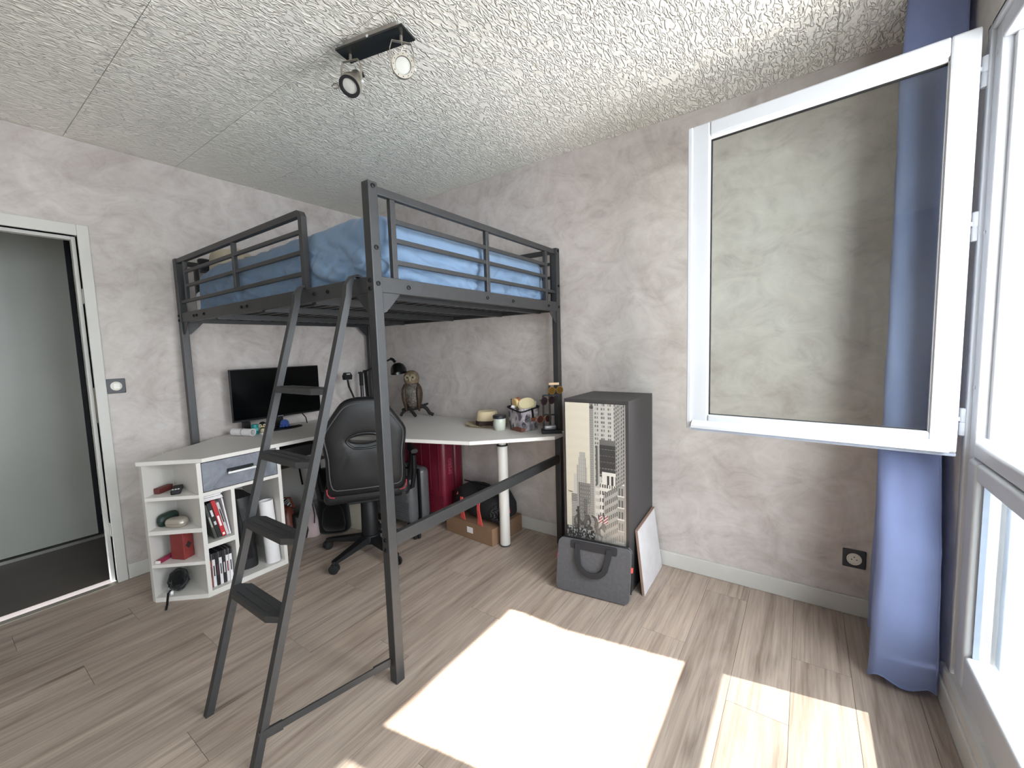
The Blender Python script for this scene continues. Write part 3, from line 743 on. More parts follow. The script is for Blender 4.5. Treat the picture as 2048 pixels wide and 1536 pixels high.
# ------------------------------------------------------------------ things on the desk
def on_desk():
    Z = DZ
    # monitor
    m = thing('computer_monitor', 'large black flat computer monitor on the desk against the left wall', 'monitor', (.125, -.925, Z), math.radians(-1.5))
    bm = bm_new(); box(bm, -.020, 0, -.309, .309, .085, .446); bevel(bm, .003, 2); hs = obj('housing', bm, BLACK, m, True)
    b1('screen', 0, .0012, -.304, .304, .098, .441, SCREEN, m)
    b1('badge', .0012, .002, -.02, .02, .088, .093, M('badge_grey', (150, 150, 152), .4), m)
    bm = bm_new(); prism(bm, [(-.03, .0), (.03, .0), (.022, .12), (-.022, .12)], -.035, -.020, 'x'); obj('neck', bm, BLACK, m)
    bm = bm_new(); loft(bm, [sring(.02, 0, 0, .085, .135, 32, 2.4), sring(.02, 0, .008, .085, .135, 32, 2.4), sring(.015, 0, .014, .070, .118, 32, 2.4)]); obj('base', bm, M('gloss_black', (10, 10, 12), .15), m, True)
    bm = bm_new(); tube(bm, [(-.01, .16, .09), (.0, .185, .05), (.005, .19, .005)], .004, 6); obj('cable', bm, RUBBER, m, True)
    # paper roll with a band
    r = thing('paper_roll', 'white rolled paper held by a thin band on the desk', 'paper roll', (.195, -1.205, Z), math.radians(20))
    def roll(n, r0, r1, a, b, mat, par, c=(0, 0, 0), ax=(1, 0, 0)):
        bm = bm_new(); lathe(bm, [(r0, a), (r1, a), (r1, b), (r0, b), (r0, a)], 24, c, ax, False); return obj(n, bm, mat, par, True)
    roll('sheet', .020, .025, -.09, .075, PAPER, r, (0, 0, .026)); roll('band', .026, .0268, -.004, -.001, M('band_grey', (110, 106, 110), .6), r, (0, 0, .026))
    # teal can
    t = thing('teal_can', 'small teal tin can standing beside the penguin figure', 'can', (.195, -1.135, Z))
    bm = bm_new(); lathe(bm, [(.020, 0), (.021, .003), (.021, .062), (.020, .066), (.017, .064)], 24); obj('body', bm, M('teal_paint', (32, 140, 142), .4), t, True)
    roll('label_band', .0205, .0214, .024, .042, M('teal_light', (120, 190, 190), .5), t, ax=(0, 0, 1))
    # black box behind the can
    tag(b1('small_black_box', .055, .09, -1.160, -1.115, Z, Z + .075, BLACK, None, .003), 'small black box standing behind the paper roll under the monitor', 'box')
    # penguin figure
    p = thing('penguin_figure', 'small black and cream penguin figurine sitting below the monitor', 'figurine', (.205, -1.088, Z), math.radians(-30))
    cream = M('cream_plastic', (216, 204, 172), .5)
    def ball(n, c, r, mat, par, sq=(1, 1, 1), nseg=14):
        bm = bm_new(); bmesh.ops.create_uvsphere(bm, u_segments=nseg, v_segments=nseg // 2 + 3, radius=1); bmesh.ops.transform(bm, matrix=Matrix.Translation(c) @ Matrix.Diagonal((r * sq[0], r * sq[1], r * sq[2], 1)), verts=bm.verts); return obj(n, bm, mat, par, True)
    ball('body', (0, 0, .020), .020, BLACK, p); ball('belly', (.005, 0, .019), .018, cream, p); ball('head', (0, 0, .055), .025, BLACK, p)
    for s in (-1, 1):
        e = ball('face_patch', (.012, s * .010, .053), .0145, cream, p); ball('eye', (.025, s * .011, .055), .004, BLACK, e)
    bm = bm_new(); lathe(bm, [(.005, 0), (.001, .010)], 8, (.024, 0, .047), (1, 0, -.2)); obj('beak', bm, M('beak_yellow', (222, 176, 60), .5), p, True)
    for s in (-1, 1): ball('foot', (.020, s * .012, .005), .007, cream, p, (1.4, 1, .7))
    # white block
    tag(b1('white_block', .250, .274, -1.130, -1.078, Z, Z + .012, M('eraser_white', (226, 222, 212), .6), None, .002), 'small flat white block lying in front of the penguin figure', 'block')
    # blue octopus plush
    o = thing('blue_octopus_plush', 'small round blue octopus plush on the monitor base', 'toy', (.185, -.93, Z + .0145))
    blue = mat_fabric('blue_plush', (62, 88, 158), .1); hd = bm_new(); loft(hd, [sring(0, 0, z, q, q, 20) for z, q in ((.006, .022), (.02, .030), (.038, .027), (.05, .016), (.054, .004))]); obj('head', hd, blue, o, True)
    for k in range(8):
        a = k * PI / 4; bm = bm_new(); tube(bm, [(.015 * math.cos(a), .015 * math.sin(a), .010), (.030 * math.cos(a), .030 * math.sin(a), .006), (.036 * math.cos(a), .036 * math.sin(a), .009)], [.007, .006, .003], 8); obj('tentacle', bm, blue, o, True)
    # black mouse-like device
    q = thing('computer_mouse', 'black computer mouse lying on the desk left of the chair', 'mouse', (.20, -.50, Z), math.radians(20))
    bm = bm_new(); loft(bm, [sring(0, 0, 0, .055, .034, 24, 2.5), sring(0, 0, .014, .057, .036, 24, 2.5), sring(-.004, 0, .030, .045, .028, 24, 2.3), sring(-.008, 0, .038, .025, .016, 24, 2.2)]); obj('body', bm, BLACK, q, True)
    bm = bm_new(); lathe(bm, [(.008, -.004), (.008, .004)], 12, (.028, 0, .026), (0, 1, 0)); obj('scroll_wheel', bm, M('wheel_grey', (90, 90, 92), .5), q, True)
    tag(b1('black_pouch', .155, .235, -.455, -.40, Z, Z + .05, BLACK, None, .012, 3), 'black soft pouch next to the computer mouse', 'pouch')
    # webcam on gooseneck
    wc = thing('gooseneck_webcam', 'black box-shaped camera on a curved gooseneck stand', 'camera', (.215, -.342, Z))
    bm = bm_new(); lathe(bm, [(.021, 0), (.022, .006), (.018, .012), (.008, .014)], 20); obj('base', bm, BLACK, wc, True)
    bm = bm_new(); tube(bm, [(0, 0, .01), (0, .0, .06), (0, -.012, .13), (0, -.04, .20), (0, -.066, .26), (0, -.074, .315)], .0075, 8); obj('gooseneck', bm, RUBBER, wc, True)
    bm = bm_new(); prism(bm, [(-.106, .318), (-.044, .318), (-.040, .350), (-.055, .375), (-.096, .375), (-.110, .350)], -.018, .018, 'x'); hd = obj('camera_head', bm, BLACK, wc)
    b1('light_bar', .018, .0195, -.092, -.060, .358, .368, M('lens_grey', (170, 170, 168), .4), hd)
    # black upright tube
    st = thing('black_selfie_stick', 'tall black telescopic stick standing behind the chair', 'stick', (.238, -.303, Z))
    bm = bm_new(); lathe(bm, [(.015, 0), (.015, .01), (.013, .014), (.013, .30)], 16); obj('shaft', bm, M('gunmetal', (44, 44, 48), .3, .3), st, True)
    bm = bm_new(); lathe(bm, [(.016, .26), (.0165, .265), (.0165, .37), (.015, .375)], 16); obj('grip', bm, RUBBER, st, True)
    bm = bm_new(); bar(bm, (0, 0, .36), (0, -.024, .368), .012, .014); obj('button', bm, BLACK, st)
    # desk lamp with bell shade
    L = thing('desk_lamp', 'black jointed desk lamp with round bell shade beside the owl', 'lamp', (.22, -.235, Z))
    bm = bm_new(); lathe(bm, [(.055, 0), (.056, .012), (.050, .018), (.012, .022), (.010, .045)], 24); obj('base', bm, BLACK, L, True)
    bm = bm_new(); bar(bm, (0, 0, .03), (-.05, .02, .37), .022, .012, (1, 0, 0)); bar(bm, (.02, .0, .03), (-.03, .02, .36), .006, .006, (1, 0, 0)); obj('lower_arm', bm, BLACK, L)
    bm = bm_new(); lathe(bm, [(.014, -.012), (.014, .012)], 14, (-.05, .02, .37), (0, 1, 0)); obj('elbow', bm, BLACK, L, True)
    bm = bm_new(); tube(bm, [(-.06, .0, .33), (-.062, -.012, .345), (-.055, -.016, .36), (-.045, -.01, .355)], .003, 6); obj('spring', bm, STEEL, L, True)
    bm = bm_new(); bar(bm, (-.05, .02, .37), (.255, .06, .475), .016, .010); obj('upper_arm', bm, BLACK, L)
    bm = bm_new(); tube(bm, [(.25, .06, .475), (.275, .06, .470), (.30, .06, .45)], .012, 10); obj('shade_joint', bm, BLACK, L, True)
    ax = Vector((.25, -.05, -1)).normalized()
    bm = bm_new(); lathe(bm, [(.004, -.010), (.028, -.006), (.050, .012), (.062, .040), (.066, .075), (.064, .077), (.060, .042), (.046, .014)], 30, (.335, .055, .432), ax, False); obj('shade', bm, M('gloss_black_enamel', (9, 9, 10), .28), L, True)
    # owl on a branch
    o = thing('owl_statue', 'carved brown and grey owl statue perched on a dark branch', 'statue', (.665, -.135, Z))
    rt = Vector((.819, .574, 0)); fc = Vector((-rt.y, rt.x, 0)) * -1      # faces the room
    rot = math.atan2(rt.y, rt.x)
    og = N('owl_paint'); v = og.coords(); vo = og.n('ShaderNodeTexVoronoi'); vo.feature = 'DISTANCE_TO_EDGE'; vo.inputs['Scale'].default_value = 40; og.l(v, vo.inputs['Vector'])
    e = og.ramp(vo.outputs['Distance'], [(.06, lin(18, 15, 13)), (.2, lin(74, 66, 58)), (.5, lin(108, 100, 90))]); OWL = og.set(og.mix(.35, e, og.ramp(og.noise(v, 16), [(.4, lin(70, 52, 34)), (.6, lin(150, 142, 130))])), .6)
    og.bump(vo.outputs['Distance'], .6, .006)
    OWLB = M('owl_wing_brown', (60, 44, 30), .6, var=.6, vs=70, bump=.8, bs=80)
    body = [(.068, .026, .024), (.09, .042, .036), (.13, .060, .050), (.18, .070, .058), (.225, .069, .056), (.26, .060, .050), (.285, .050, .045)]
    bm = bm_new(); loft(bm, [sring(0, 0, z, a, b, 24, 2.1, rot) for z, a, b in body]); obj('body', bm, OWL, o, 70)
    hd = [(.262, .044, .040), (.282, .056, .050), (.31, .062, .053), (.338, .060, .051), (.360, .048, .043), (.374, .028, .026), (.379, .008, .008)]
    bm = bm_new(); loft(bm, [sring(0, 0, z, a, b, 24, 2.2, rot) for z, a, b in hd]); h = obj('head', bm, M('owl_face_tan', (104, 88, 66), .6, var=.25, vs=40), o, 70)
    for s in (-1, 1):
        c = fc * .046 + rt * (s * .022) + Vector((0, 0, .324)); bm = bm_new(); lathe(bm, [(.022, 0), (.024, .003), (.013, .006)], 16, c, fc); f = obj('face_disc', bm, M('owl_disc', (126, 114, 92), .6, var=.2, vs=60), h, True)
        bm = bm_new(); lathe(bm, [(.008, .005), (.006, .009)], 12, c, fc); obj('eye', bm, BLACK, f, True)
    bm = bm_new(); tube(bm, [fc * .052 + Vector((0, 0, .332)), fc * .061 + Vector((0, 0, .308)), fc * .057 + Vector((0, 0, .290))], [.006, .008, .002], 8); obj('beak', bm, M('beak_bone', (150, 140, 118), .5), h, True)
    for s in (-1, 1):
        bm = bm_new(); rings = []
        for z, q in ((.045, .008), (.09, .020), (.14, .032), (.19, .038), (.235, .032), (.268, .012)):
            k = rt * (s * (.046 + .012 * math.sin(z * 9))); rings.append(sring(k.x + fc.x * .006, k.y + fc.y * .006, z, q * .7, q * 1.5, 16, 2, rot))
        loft(bm, rings); obj('wing', bm, OWLB, o, 70)
    bark = M('dark_branch', (30, 26, 25), .8, bump=.4, bs=80)
    def P(a, b, z): return rt * a + fc * b + Vector((0, 0, z))
    bm = bm_new(); tube(bm, [P(-.09, -.01, .055), P(-.03, .0, .07), (P(.03, 0, .075)), P(.08, 0, .085), P(.11, 0, .065), P(.135, 0, .025), P(.165, 0, .012)], [.012, .019, .020, .017, .015, .014, .013], 10)
    tube(bm, [P(.06, 0, .08), P(.10, -.005, .095), P(.125, -.005, .105)], [.012, .010, .007], 8)
    tube(bm, [P(-.02, .01, .065), P(.01, .03, .03), P(.03, .05, .012)], [.014, .013, .012], 8); tube(bm, [P(-.06, -.005, .06), P(-.09, .0, .03), P(-.10, .01, .010)], [.012, .011, .010], 8)
    obj('branch', bm, bark, o, 60)
    for s in (-1, 1):
        bm = bm_new(); tube(bm, [P(s * .022, .005, .10), P(s * .022, .022, .09), P(s * .022, .024, .07)], [.010, .008, .003], 8); obj('claw', bm, bark, o, True)
    # straw hat
    h = thing('straw_hat', 'cream straw hat with brown ribbon bow on the desk', 'hat', (1.452, -.156, Z), math.radians(35))
    straw = mat_fabric('straw', (214, 196, 160), .06, 400, .8)
    bm = bm_new(); rings = []
    for t in range(7):
        q = t / 6; r = .150 - .070 * q
        rings.append([(r * 1.02 * math.cos(a), r * .88 * math.sin(a), .004 + .010 * (1 - q) * (.5 + .5 * math.cos(2 * a)) + (.004 if t == 0 else 0)) for a in [2 * PI * k / 48 for k in range(48)]])
    loft(bm, rings, False); bmesh.ops.solidify(bm, geom=bm.faces[:], thickness=.003); obj('brim', bm, straw, h, 60)
    bm = bm_new(); rings = [sring(0, 0, z, a, b, 40, 2.2) for z, a, b in ((.004, .081, .070), (.03, .079, .068), (.075, .074, .062), (.092, .072, .059), (.100, .066, .053))]
    rings += [[(x * .8, y * .62, .100 - .0 + .0) for x, y, _ in sring(0, 0, 0, .066, .053, 40, 2.2)], [(x * .5, y * .3, .084) for x, y, _ in sring(0, 0, 0, .066, .053, 40, 2.2)]]
    loft(bm, rings); obj('crown', bm, straw, h, 60)
    rib = M('brown_ribbon', (62, 44, 42), .8); bm = bm_new(); loft(bm, [sring(0, 0, z, a + .0015, b + .0015, 40, 2.2) for z, a, b in ((.006, .081, .070), (.036, .0785, .067))], False); obj('ribbon', bm, rib, h, True)
    for s in (-1, 1):
        bm = bm_new(); prism(bm, [(s * .002, .014), (s * .050, .001), (s * .054, .020), (s * .050, .041), (s * .002, .026)], -.076, -.070, 'y'); bw = obj('bow_loop', bm, rib, h); 
    b1('bow_knot', -.008, .008, -.080, -.069, .011, .029, rib, h, .002)
    # candle jar
    j = thing('candle_jar', 'pale glass candle jar with black lid in front of the hat', 'candle', (1.640, -.262, Z))
    bm = bm_new(); lathe(bm, [(.034, 0), (.038, .004), (.041, .050), (.042, .074), (.040, .078)], 12); obj('jar', bm, M('candle_glass', (196, 198, 186), .2), j, 50)
    roll('rim', .038, .0425, .074, .079, M('rim_glass', (205, 210, 205), .15), j, ax=(0, 0, 1))
    bm = bm_new(); lathe(bm, [(.044, .078), (.0445, .081), (.0445, .096), (.042, .099), (.010, .100)], 32); obj('lid', bm, M('lid_black', (30, 30, 33), .4), j, True)
    b1('jar_label', -.046, -.0385, -.014, .014, .015, .05, M('label_grey', (150, 150, 148), .6), j)
    # fabric basket
    BR = math.radians(-20); BC = Vector((1.772, -.176, Z))
    B = thing('fabric_basket', 'leaf patterned fabric basket with brown corners full of brushes', 'basket', BC, BR)
    A0 = .072
    def_r = lambda z, k: sring(0, 0, z, A0 + .009 * k, A0 + .009 * k, 44, 7)
    bm = bm_new(); loft(bm, [def_r(0, -.4), def_r(.004, 0), def_r(.07, .6), def_r(.150, 1.0)], False); bm.faces.new([v for v in bm.verts[:44]][::-1])
    bmesh.ops.solidify(bm, geom=bm.faces[:], thickness=.004); obj('body', bm, LEAF, B, 50)
    bm = bm_new(); pts = [Vector(p) - Vector((0, 0, .012 * max(0, p[0] - p[1]) / .08)) for p in def_r(.152, 1.0)]; tube(bm, pts + [pts[0]], .005, 6); obj('rim_trim', bm, BLACK, B, True)
    tan = M('tan_leather', (146, 84, 50), .6)
    bm = bm_new(); prism(bm, [(-.050, .002), (.0715, .002), (.0735, .030), (.03, .032), (-.04, .014)], -.0752, -.0722, 'y'); obj('corner_patch', bm, M('brown_patch', (112, 70, 58), .7), B)
    bm = bm_new(); prism(bm, [(-.0722, .002), (-.045, .002), (-.04, .020), (-.0735, .030)], .0722, .0752, 'x'); obj('corner_patch', bm, M('brown_patch'), B)
    bm = bm_new(); ribbon(bm, [(.081, .01, .148), (.086, .012, .11), (.085, .014, .085)], (0, 1, 0), .014, .003); obj('tab', bm, BLACK, B)
    b1('leather_tag', .081, .085, .004, .034, .062, .086, tan, B)
    rt = Vector((.819, .574, 0)); vc = Vector((.55, -.83, 0))
    def place(o, a, b, z, zax, roll=0):
        q = Vector(zax).to_track_quat('Z', 'Y').to_matrix().to_4x4()
        o.matrix_world = Matrix.Translation(BC + rt * a + vc * b + Vector((0, 0, z))) @ q @ Matrix.Rotation(roll, 4, 'Z')
    k = thing('body_brush', 'round wooden body brush with pale bristles standing in the basket', 'brush')
    bm = bm_new(); lathe(bm, [(.012, -.012), (.030, -.010), (.034, 0), (.034, .010), (.026, .016), (.006, .018)], 24); obj('wood_back', bm, M('reddish_wood', (158, 96, 66), .5), k, True)
    bm = bm_new(); lathe(bm, [(.031, -.010), (.033, -.026), (.030, -.030)], 24); obj('bristles', bm, M('bristle_cream', (214, 184, 132), .9, bump=.6, bs=400), k, True)
    bm = bm_new(); tube(bm, [(0, 0, .016), (.012, 0, .030), (.0, 0, .040), (-.012, 0, .030), (0, 0, .017)], .002, 6); obj('cord_loop', bm, M('cord_cream', (205, 190, 160), .8), k, True)
    place(k, -.036, -.01, .178, rt * .8 - vc * .55 + Vector((0, 0, .1)))
    k = thing('loofah_pad', 'oval cream loofah bath pad leaning in the basket', 'bath pad')
    bm = bm_new(); loft(bm, [sring(0, 0, z, a, b, 28, 2.2) for z, a, b in ((-.016, .035, .026), (-.012, .050, .038), (0, .056, .043), (.012, .050, .038), (.016, .035, .026))]); obj('pad', bm, mat_fabric('loofah', (222, 208, 168), .06, 250), k, True)
    bm = bm_new(); pts = [Vector(p) for p in sring(0, 0, 0, .056, .043, 28, 2.2)]; tube(bm, pts + [pts[0]], .003, 6); obj('seam', bm, M('loofah_seam', (206, 192, 150), .9), k, True)
    o = k; zx = (vc * .8 + Vector((0, 0, .6))).normalized(); xx = (rt * .95 + Vector((0, 0, .25))); xx = (xx - zx * xx.dot(zx)).normalized(); yy = zx.cross(xx)
    mm = Matrix((xx, yy, zx)).transposed().to_4x4(); mm.translation = BC + rt * .022 + vc * .030 + Vector((0, 0, .172)); o.matrix_world = mm
    up3 = Vector((0, 0, 1)); ang = math.atan2(rt.y, rt.x)
    def stand(o, a, b, z, tilt=0): o.matrix_world = Matrix.Translation(BC + rt * a + vc * b + Vector((0, 0, z))) @ Matrix.Rotation(ang, 4, 'Z') @ Matrix.Rotation(tilt, 4, 'Y')
    o = b1('black_cosmetic_box', -.013, .013, -.008, .008, -.05, .032, BLACK, None, .002); tag(o, 'flat black box poking up at the left of the basket', 'box'); stand(o, -.066, -.02, .170, -.05)
    o = b1('white_tube', -.009, .009, -.008, .008, -.06, .026, M('tube_white', (226, 224, 222), .4), None, .005, 3); tag(o, 'white plastic tube standing at the right of the basket', 'tube'); stand(o, .076, .0, .160, .12)
    o = b1('pale_cloth', -.014, .014, -.012, .012, -.014, .014, mat_fabric('white_terry', (214, 214, 216), .04), None, .010, 3); tag(o, 'white crumpled cloth at the left rim of the basket', 'cloth'); stand(o, -.068, .012, .150, .4)
    # sunglasses stand
    s = thing('sunglasses_stand', 'black metal stand on the desk end holding sunglasses', 'stand', (1.990, -.190, Z), math.radians(35))
    b1('base_tray', -.062, .062, -.038, .038, 0, .022, BLACK, s, .002)
    for x in (-.048, -.008, .048): b1('post', x - .006, x + .006, -.004, .004, .022, .30 if x > -.04 else .235, BLACK, s)
    b1('wooden_bar', -.012, .052, -.009, .009, .300, .314, M('pale_wood_bar', (206, 176, 140), .6), s, .002)
    b1('crossbar', -.050, .05, -.006, .006, .232, .240, BLACK, s); b1('crossbar', -.050, .05, -.006, .006, .110, .118, BLACK, s)
    ms = Matrix.Translation((1.990, -.190, Z)) @ Matrix.Rotation(math.radians(35), 4, 'Z')
    def glasses(name, label, x, z, rz, frame, lens, r=.024):
        g = thing(name, label, 'sunglasses', group='sunglasses hanging on the stand')
        for sd in (-1, 1):
            bm = bm_new(); cc = Vector((sd * (r + .006), 0, 0)); pts = [cc + Vector((r * math.cos(a), 0, r * .92 * math.sin(a))) for a in [2 * PI * k / 22 for k in range(23)]]
            tube(bm, pts, .0022, 6); rm = obj('rim', bm, frame, g, True)
            bm = bm_new(); lathe(bm, [(r * .96, -.0008), (r * .96, .0008)], 22, cc, (0, 1, 0)); obj('lens', bm, lens, rm, True)
            bm = bm_new(); tube(bm, [(sd * (2 * r + .006), 0, .008), (sd * (2 * r + .008), .012, .008), (sd * (2 * r - .01), .020, .002)], .0018, 6); obj('temple', bm, frame, g, True)
        bm = bm_new(); tube(bm, [(-.006, 0, .006), (0, -.002, .009), (.006, 0, .006)], .002, 6); obj('bridge', bm, frame, g, True)
        g.matrix_world = ms @ Matrix.Translation((x, -.018, z)) @ Matrix.Rotation(rz, 4, 'Z')
    gold = M('gold_frame', (196, 150, 84), .3, .9); rose = M('rose_gold_frame', (206, 140, 112), .3, .9); tort = M('tortoise_frame', (54, 34, 28), .3)
    glasses('sunglasses', 'gold rimmed sunglasses with amber lenses at the stand top', .030, .268, .5, gold, M('amber_lens', (84, 62, 26), .12))
    glasses('sunglasses', 'dark tortoise sunglasses on the middle bar of the stand', -.020, .205, .7, tort, M('smoke_lens', (40, 32, 34), .12), .026)
    glasses('sunglasses', 'rose gold round sunglasses on the lower bar of the stand', -.045, .092, .6, rose, M('brown_lens', (70, 44, 40), .12), .025)
    k = thing('silver_case', 'silver glasses case lying in the tray of the sunglasses stand', 'case', (1.986, -.196, Z + .0225), math.radians(35))
    bm = bm_new(); box(bm, -.040, .034, -.024, .022, 0, .028); bevel(bm, .008, 3); obj('shell', bm, M('silver_plastic', (168, 168, 172), .3, .5), k, True)
    b1('lid_seam', -.0405, .0345, -.0245, .0225, .013, .0145, BLACK, k)
on_desk()

# ------------------------------------------------------------------ things in the desk cabinet
def in_cabinet():
    # --- end shelves
    z = .5745
    tag(b1('red_leather_box', -.045, .045, -.016, .016, 0, .030, M('oxblood_leather', (96, 42, 40), .5), None, .004), 'dark red leather box on the top end shelf', 'box')
    bpy.data.objects['red_leather_box'].matrix_world = T(.405, -1.712, z, math.radians(122))
    r = thing('remote_control', 'black remote control with white buttons on the top end shelf', 'remote', (.478, -1.674, z), math.radians(68))
    b1('body', -.022, .022, -.060, .060, 0, .024, BLACK, r, .005)
    for i in (-1, 0, 1): b1('button', i * .012 - .004, i * .012 + .004, -.050, -.034, .024, .0262, PAPER, r)
    z = .3925
    def pebble(n, lab, c, a, b, h, mat, rz):
        g = thing(n, lab, 'case', c, rz)
        bm = bm_new(); loft(bm, [sring(0, 0, q * h, a * s, b * s, 28, 2.8) for q, s in ((0, .78), (.12, .93), (.47, 1.0))]); obj('lower_shell', bm, mat, g, 60)
        bm = bm_new(); loft(bm, [sring(0, 0, q * h, a * s, b * s, 28, 2.8) for q, s in ((.50, 1.0), (.8, .93), (.95, .78), (1, .55))]); obj('lid', bm, mat, g, 60)
        bm = bm_new(); loft(bm, [sring(0, 0, q * h, a * .97, b * .97, 28, 2.8) for q in (.46, .51)]); obj('seam', bm, BLACK, g)
        return g
    pebble('silver_glasses_case', 'rounded champagne silver glasses case on the second end shelf', (.497, -1.694, z), .055, .034, .046, M('champagne_metal', (176, 168, 156), .3, .4), math.radians(35))
    g = pebble('green_glasses_case', 'dark green rounded glasses case behind the silver one', (.412, -1.708, z), .060, .024, .062, M('dark_green_leather', (24, 44, 38), .5), math.radians(120))
    z = .2085
    b = thing('red_wooden_box', 'red wooden box with dark emblem on the third end shelf', 'box', (.492, -1.680, z), math.radians(115))
    b1('body', -.030, .030, -.042, .042, 0, .150, M('red_lacquer', (128, 48, 46), .5), b, .003)
    bm = bm_new(); prism(bm, [(-.018, .075), (0, .055), (.018, .075), (0, .095)], -.0435, -.0418, 'y'); obj('emblem', bm, M('emblem_dark', (48, 30, 30), .6), b)
    b = thing('pink_pen_box', 'slim magenta box with white end lying on the third end shelf', 'box', (.430, -1.726, z), math.radians(122))
    b1('sleeve', -.065, .055, -.013, .013, 0, .016, M('magenta_card', (150, 40, 74), .5), b, .001); b1('end_cap', -.072, -.065, -.012, .012, .001, .015, PAPER, b)
    z = .0245
    b = thing('black_furry_pouch', 'black furry pouch with sequins and dangling strap on the lowest end shelf', 'pouch', (.475, -1.706, z), math.radians(-20))
    bm = bm_new(); rings = []
    for k in range(9):
        t = k / 8; s = math.sin(PI * min(max(t, .06), .97)) ** .5
        rg = []
        for p in sring(0, 0, .006 + .115 * t, .068 * s, .046 * s, 30, 2.3):
            v = Vector(p); v += Vector((noise.noise(v * 40), noise.noise(v * 40 + Vector((9, 0, 0))), 0)) * .012; v.z = max(v.z, 0); rg.append(v)
        rings.append(rg)
    loft(bm, rings); obj('body', bm, mat_fabric('black_fur', (14, 14, 15), .3, 200), b)
    for k in range(7):
        bm = bm_new(); lathe(bm, [(.0035, 0), (.0035, .001)], 8, (.025 + .006 * (k % 3), -.044 + .002 * k, .03 + .008 * k), (.3, -1, 0)); obj('sequin', bm, CHROME, b)
    bm = bm_new(); lathe(bm, [(.013, -.006), (.014, 0), (.010, .006)], 14, (.075, -.030, .030), (.5, -1, .2)); obj('snap', bm, CHROME, b, True)
    bm = bm_new(); ribbon(bm, [(.070, -.030, .045), (.090, -.040, .040), (.108, -.044, .010), (.118, -.046, -.008), (.145, -.050, -.022)], (.3, .6, .2), .011, .003); obj('strap', bm, BLACK, b)
    # --- small upper compartment: four white magazines on top, leaning books below
    z0 = .297
    specs = [('grey_green_book', 'grey green slim book leaning at the left of the shelf', (62, 66, 60), .013, .205, [(.35, .30, (170, 170, 160))]),
             ('black_book', 'thick black book with white title beside the grey green one', (18, 17, 20), .021, .212, [(.62, .18, (220, 216, 220)), (.38, .10, (200, 196, 200))]),
             ('red_book', 'bright red book with white label leaning among black books', (180, 38, 48), .020, .220, [(.30, .28, (232, 222, 224)), (.05, .06, (240, 236, 236))]),
             ('white_black_book', 'white book with black lettering between red book and magazine', (196, 190, 190), .013, .205, [(.40, .40, (40, 38, 40))]),
             ('white_thin_book', 'thin white book at the right of the leaning row', (224, 220, 222), .007, .222, [])]
    y = -1.606 + .037
    for n, lab, rgb, th, h, marks in specs:
        o = thing(n, lab, 'book', (.0, y, z0), group='books leaning in the small shelf')
        o.rotation_euler = (math.radians(11 if n != 'white_thin_book' else 7), 0, 0)
        cov = M('cover_' + n, rgb, .45)
        b1('cover', .470, .628, 0, th, .004, h, cov, o, .001); b1('pages', .466, .4699, .002, th - .002, .008, h - .004, PAPER, o)
        for k, (a, l, c) in enumerate(marks): b1('spine_print', .628, .6286, th * .25, th * .75, a * h, (a + l) * h, M('print_%d_%d_%d' % c, c, .5), o)
        y += th / math.cos(math.radians(11)) + .0012
    # --- magazines lying on the books
    for k in range(4):
        tag(b1('white_magazine', .455, .622 + .004 * (k % 2), -1.604, -1.512 - .004 * k % .01, .519 + k * .0095, .527 + k * .0095, PAPER, None, .001), ['lowest', 'second lowest', 'second highest', 'topmost'][k] + ' white magazine lying flat on the leaning books', 'magazine', 'white magazines above the books')
    # --- game cases in the lower compartment
    gs = [((150, 84, 76), (40, 36, 40), 'dull red game case at the far left of the bottom row'), ((222, 218, 220), (28, 28, 30), 'white game case second from the left in the bottom row'), ((30, 27, 30), (90, 50, 60), 'black game case third from the left in the bottom row'),
          ((218, 214, 216), (60, 58, 62), 'white game case in the middle of the bottom row'), ((38, 34, 38), (200, 196, 200), 'black game case with pale title right of the middle one'), ((214, 210, 212), (120, 40, 50), 'white game case with red mark second from the right'), ((226, 222, 224), (40, 40, 44), 'white game case at the far right of the bottom row')]
    y = -1.609
    for k, (rgb, c2, lab) in enumerate(gs):
        g = thing('game_case', lab, 'game case', (0, y, .0305), group='game cases in the bottom row'); th = .0148
        b1('case', .480, .622, 0, th, 0, .190, M('case_%d' % k, rgb, .35), g, .001)
        b1('top_band', .4795, .6225, .0005, th - .0005, .155, .1905, M('case_cap', (30, 30, 33), .35), g)
        b1('spine_title', .622, .6226, th * .3, th * .7, .06, .12, M('case_t%d' % k, c2, .5), g)
        y += th + .0018
    # --- big compartment: black portfolio bag and a white paper tube
    b = thing('black_portfolio_bag', 'black soft document bag slumped in the wide cabinet compartment', 'bag', (0, 0, .0305))
    bm = bm_new(); rings = []
    for k in range(10):
        t = k / 9; rg = []
        for p in sring(.43, -1.383, .43 * t, .145 - .02 * t, .070 - .012 * t, 34, 3.2):
            v = Vector(p); v += Vector((noise.noise(v * 9), noise.noise(v * 9 + Vector((4, 0, 0))), 0)) * .014
            v.y = min(max(v.y, -1.462), -1.302); v.x = min(v.x, .64); rg.append(v)
        rings.append(rg)
    loft(bm, rings); obj('body', bm, M('black_nylon', (26, 26, 27), .5, bump=.2, bs=60), b, 60)
    bm = bm_new(); ribbon(bm, [(.55, -1.40, .40), (.575, -1.395, .30), (.585, -1.39, .15), (.58, -1.385, .06)], (0, 1, 0), .03, .003); obj('strap', bm, BLACK, b)
    t = thing('paper_tube', 'wide white rolled paper standing in the wide cabinet compartment', 'paper roll', (.605, -1.266, .0305))
    t.rotation_euler = (math.radians(1), math.radians(-4), 0)
    bm = bm_new(); lathe(bm, [(.036, 0), (.039, 0), (.039, .385), (.036, .385), (.036, 0)], 30, caps=False); obj('outer_sheet', bm, PAPER, t, True)
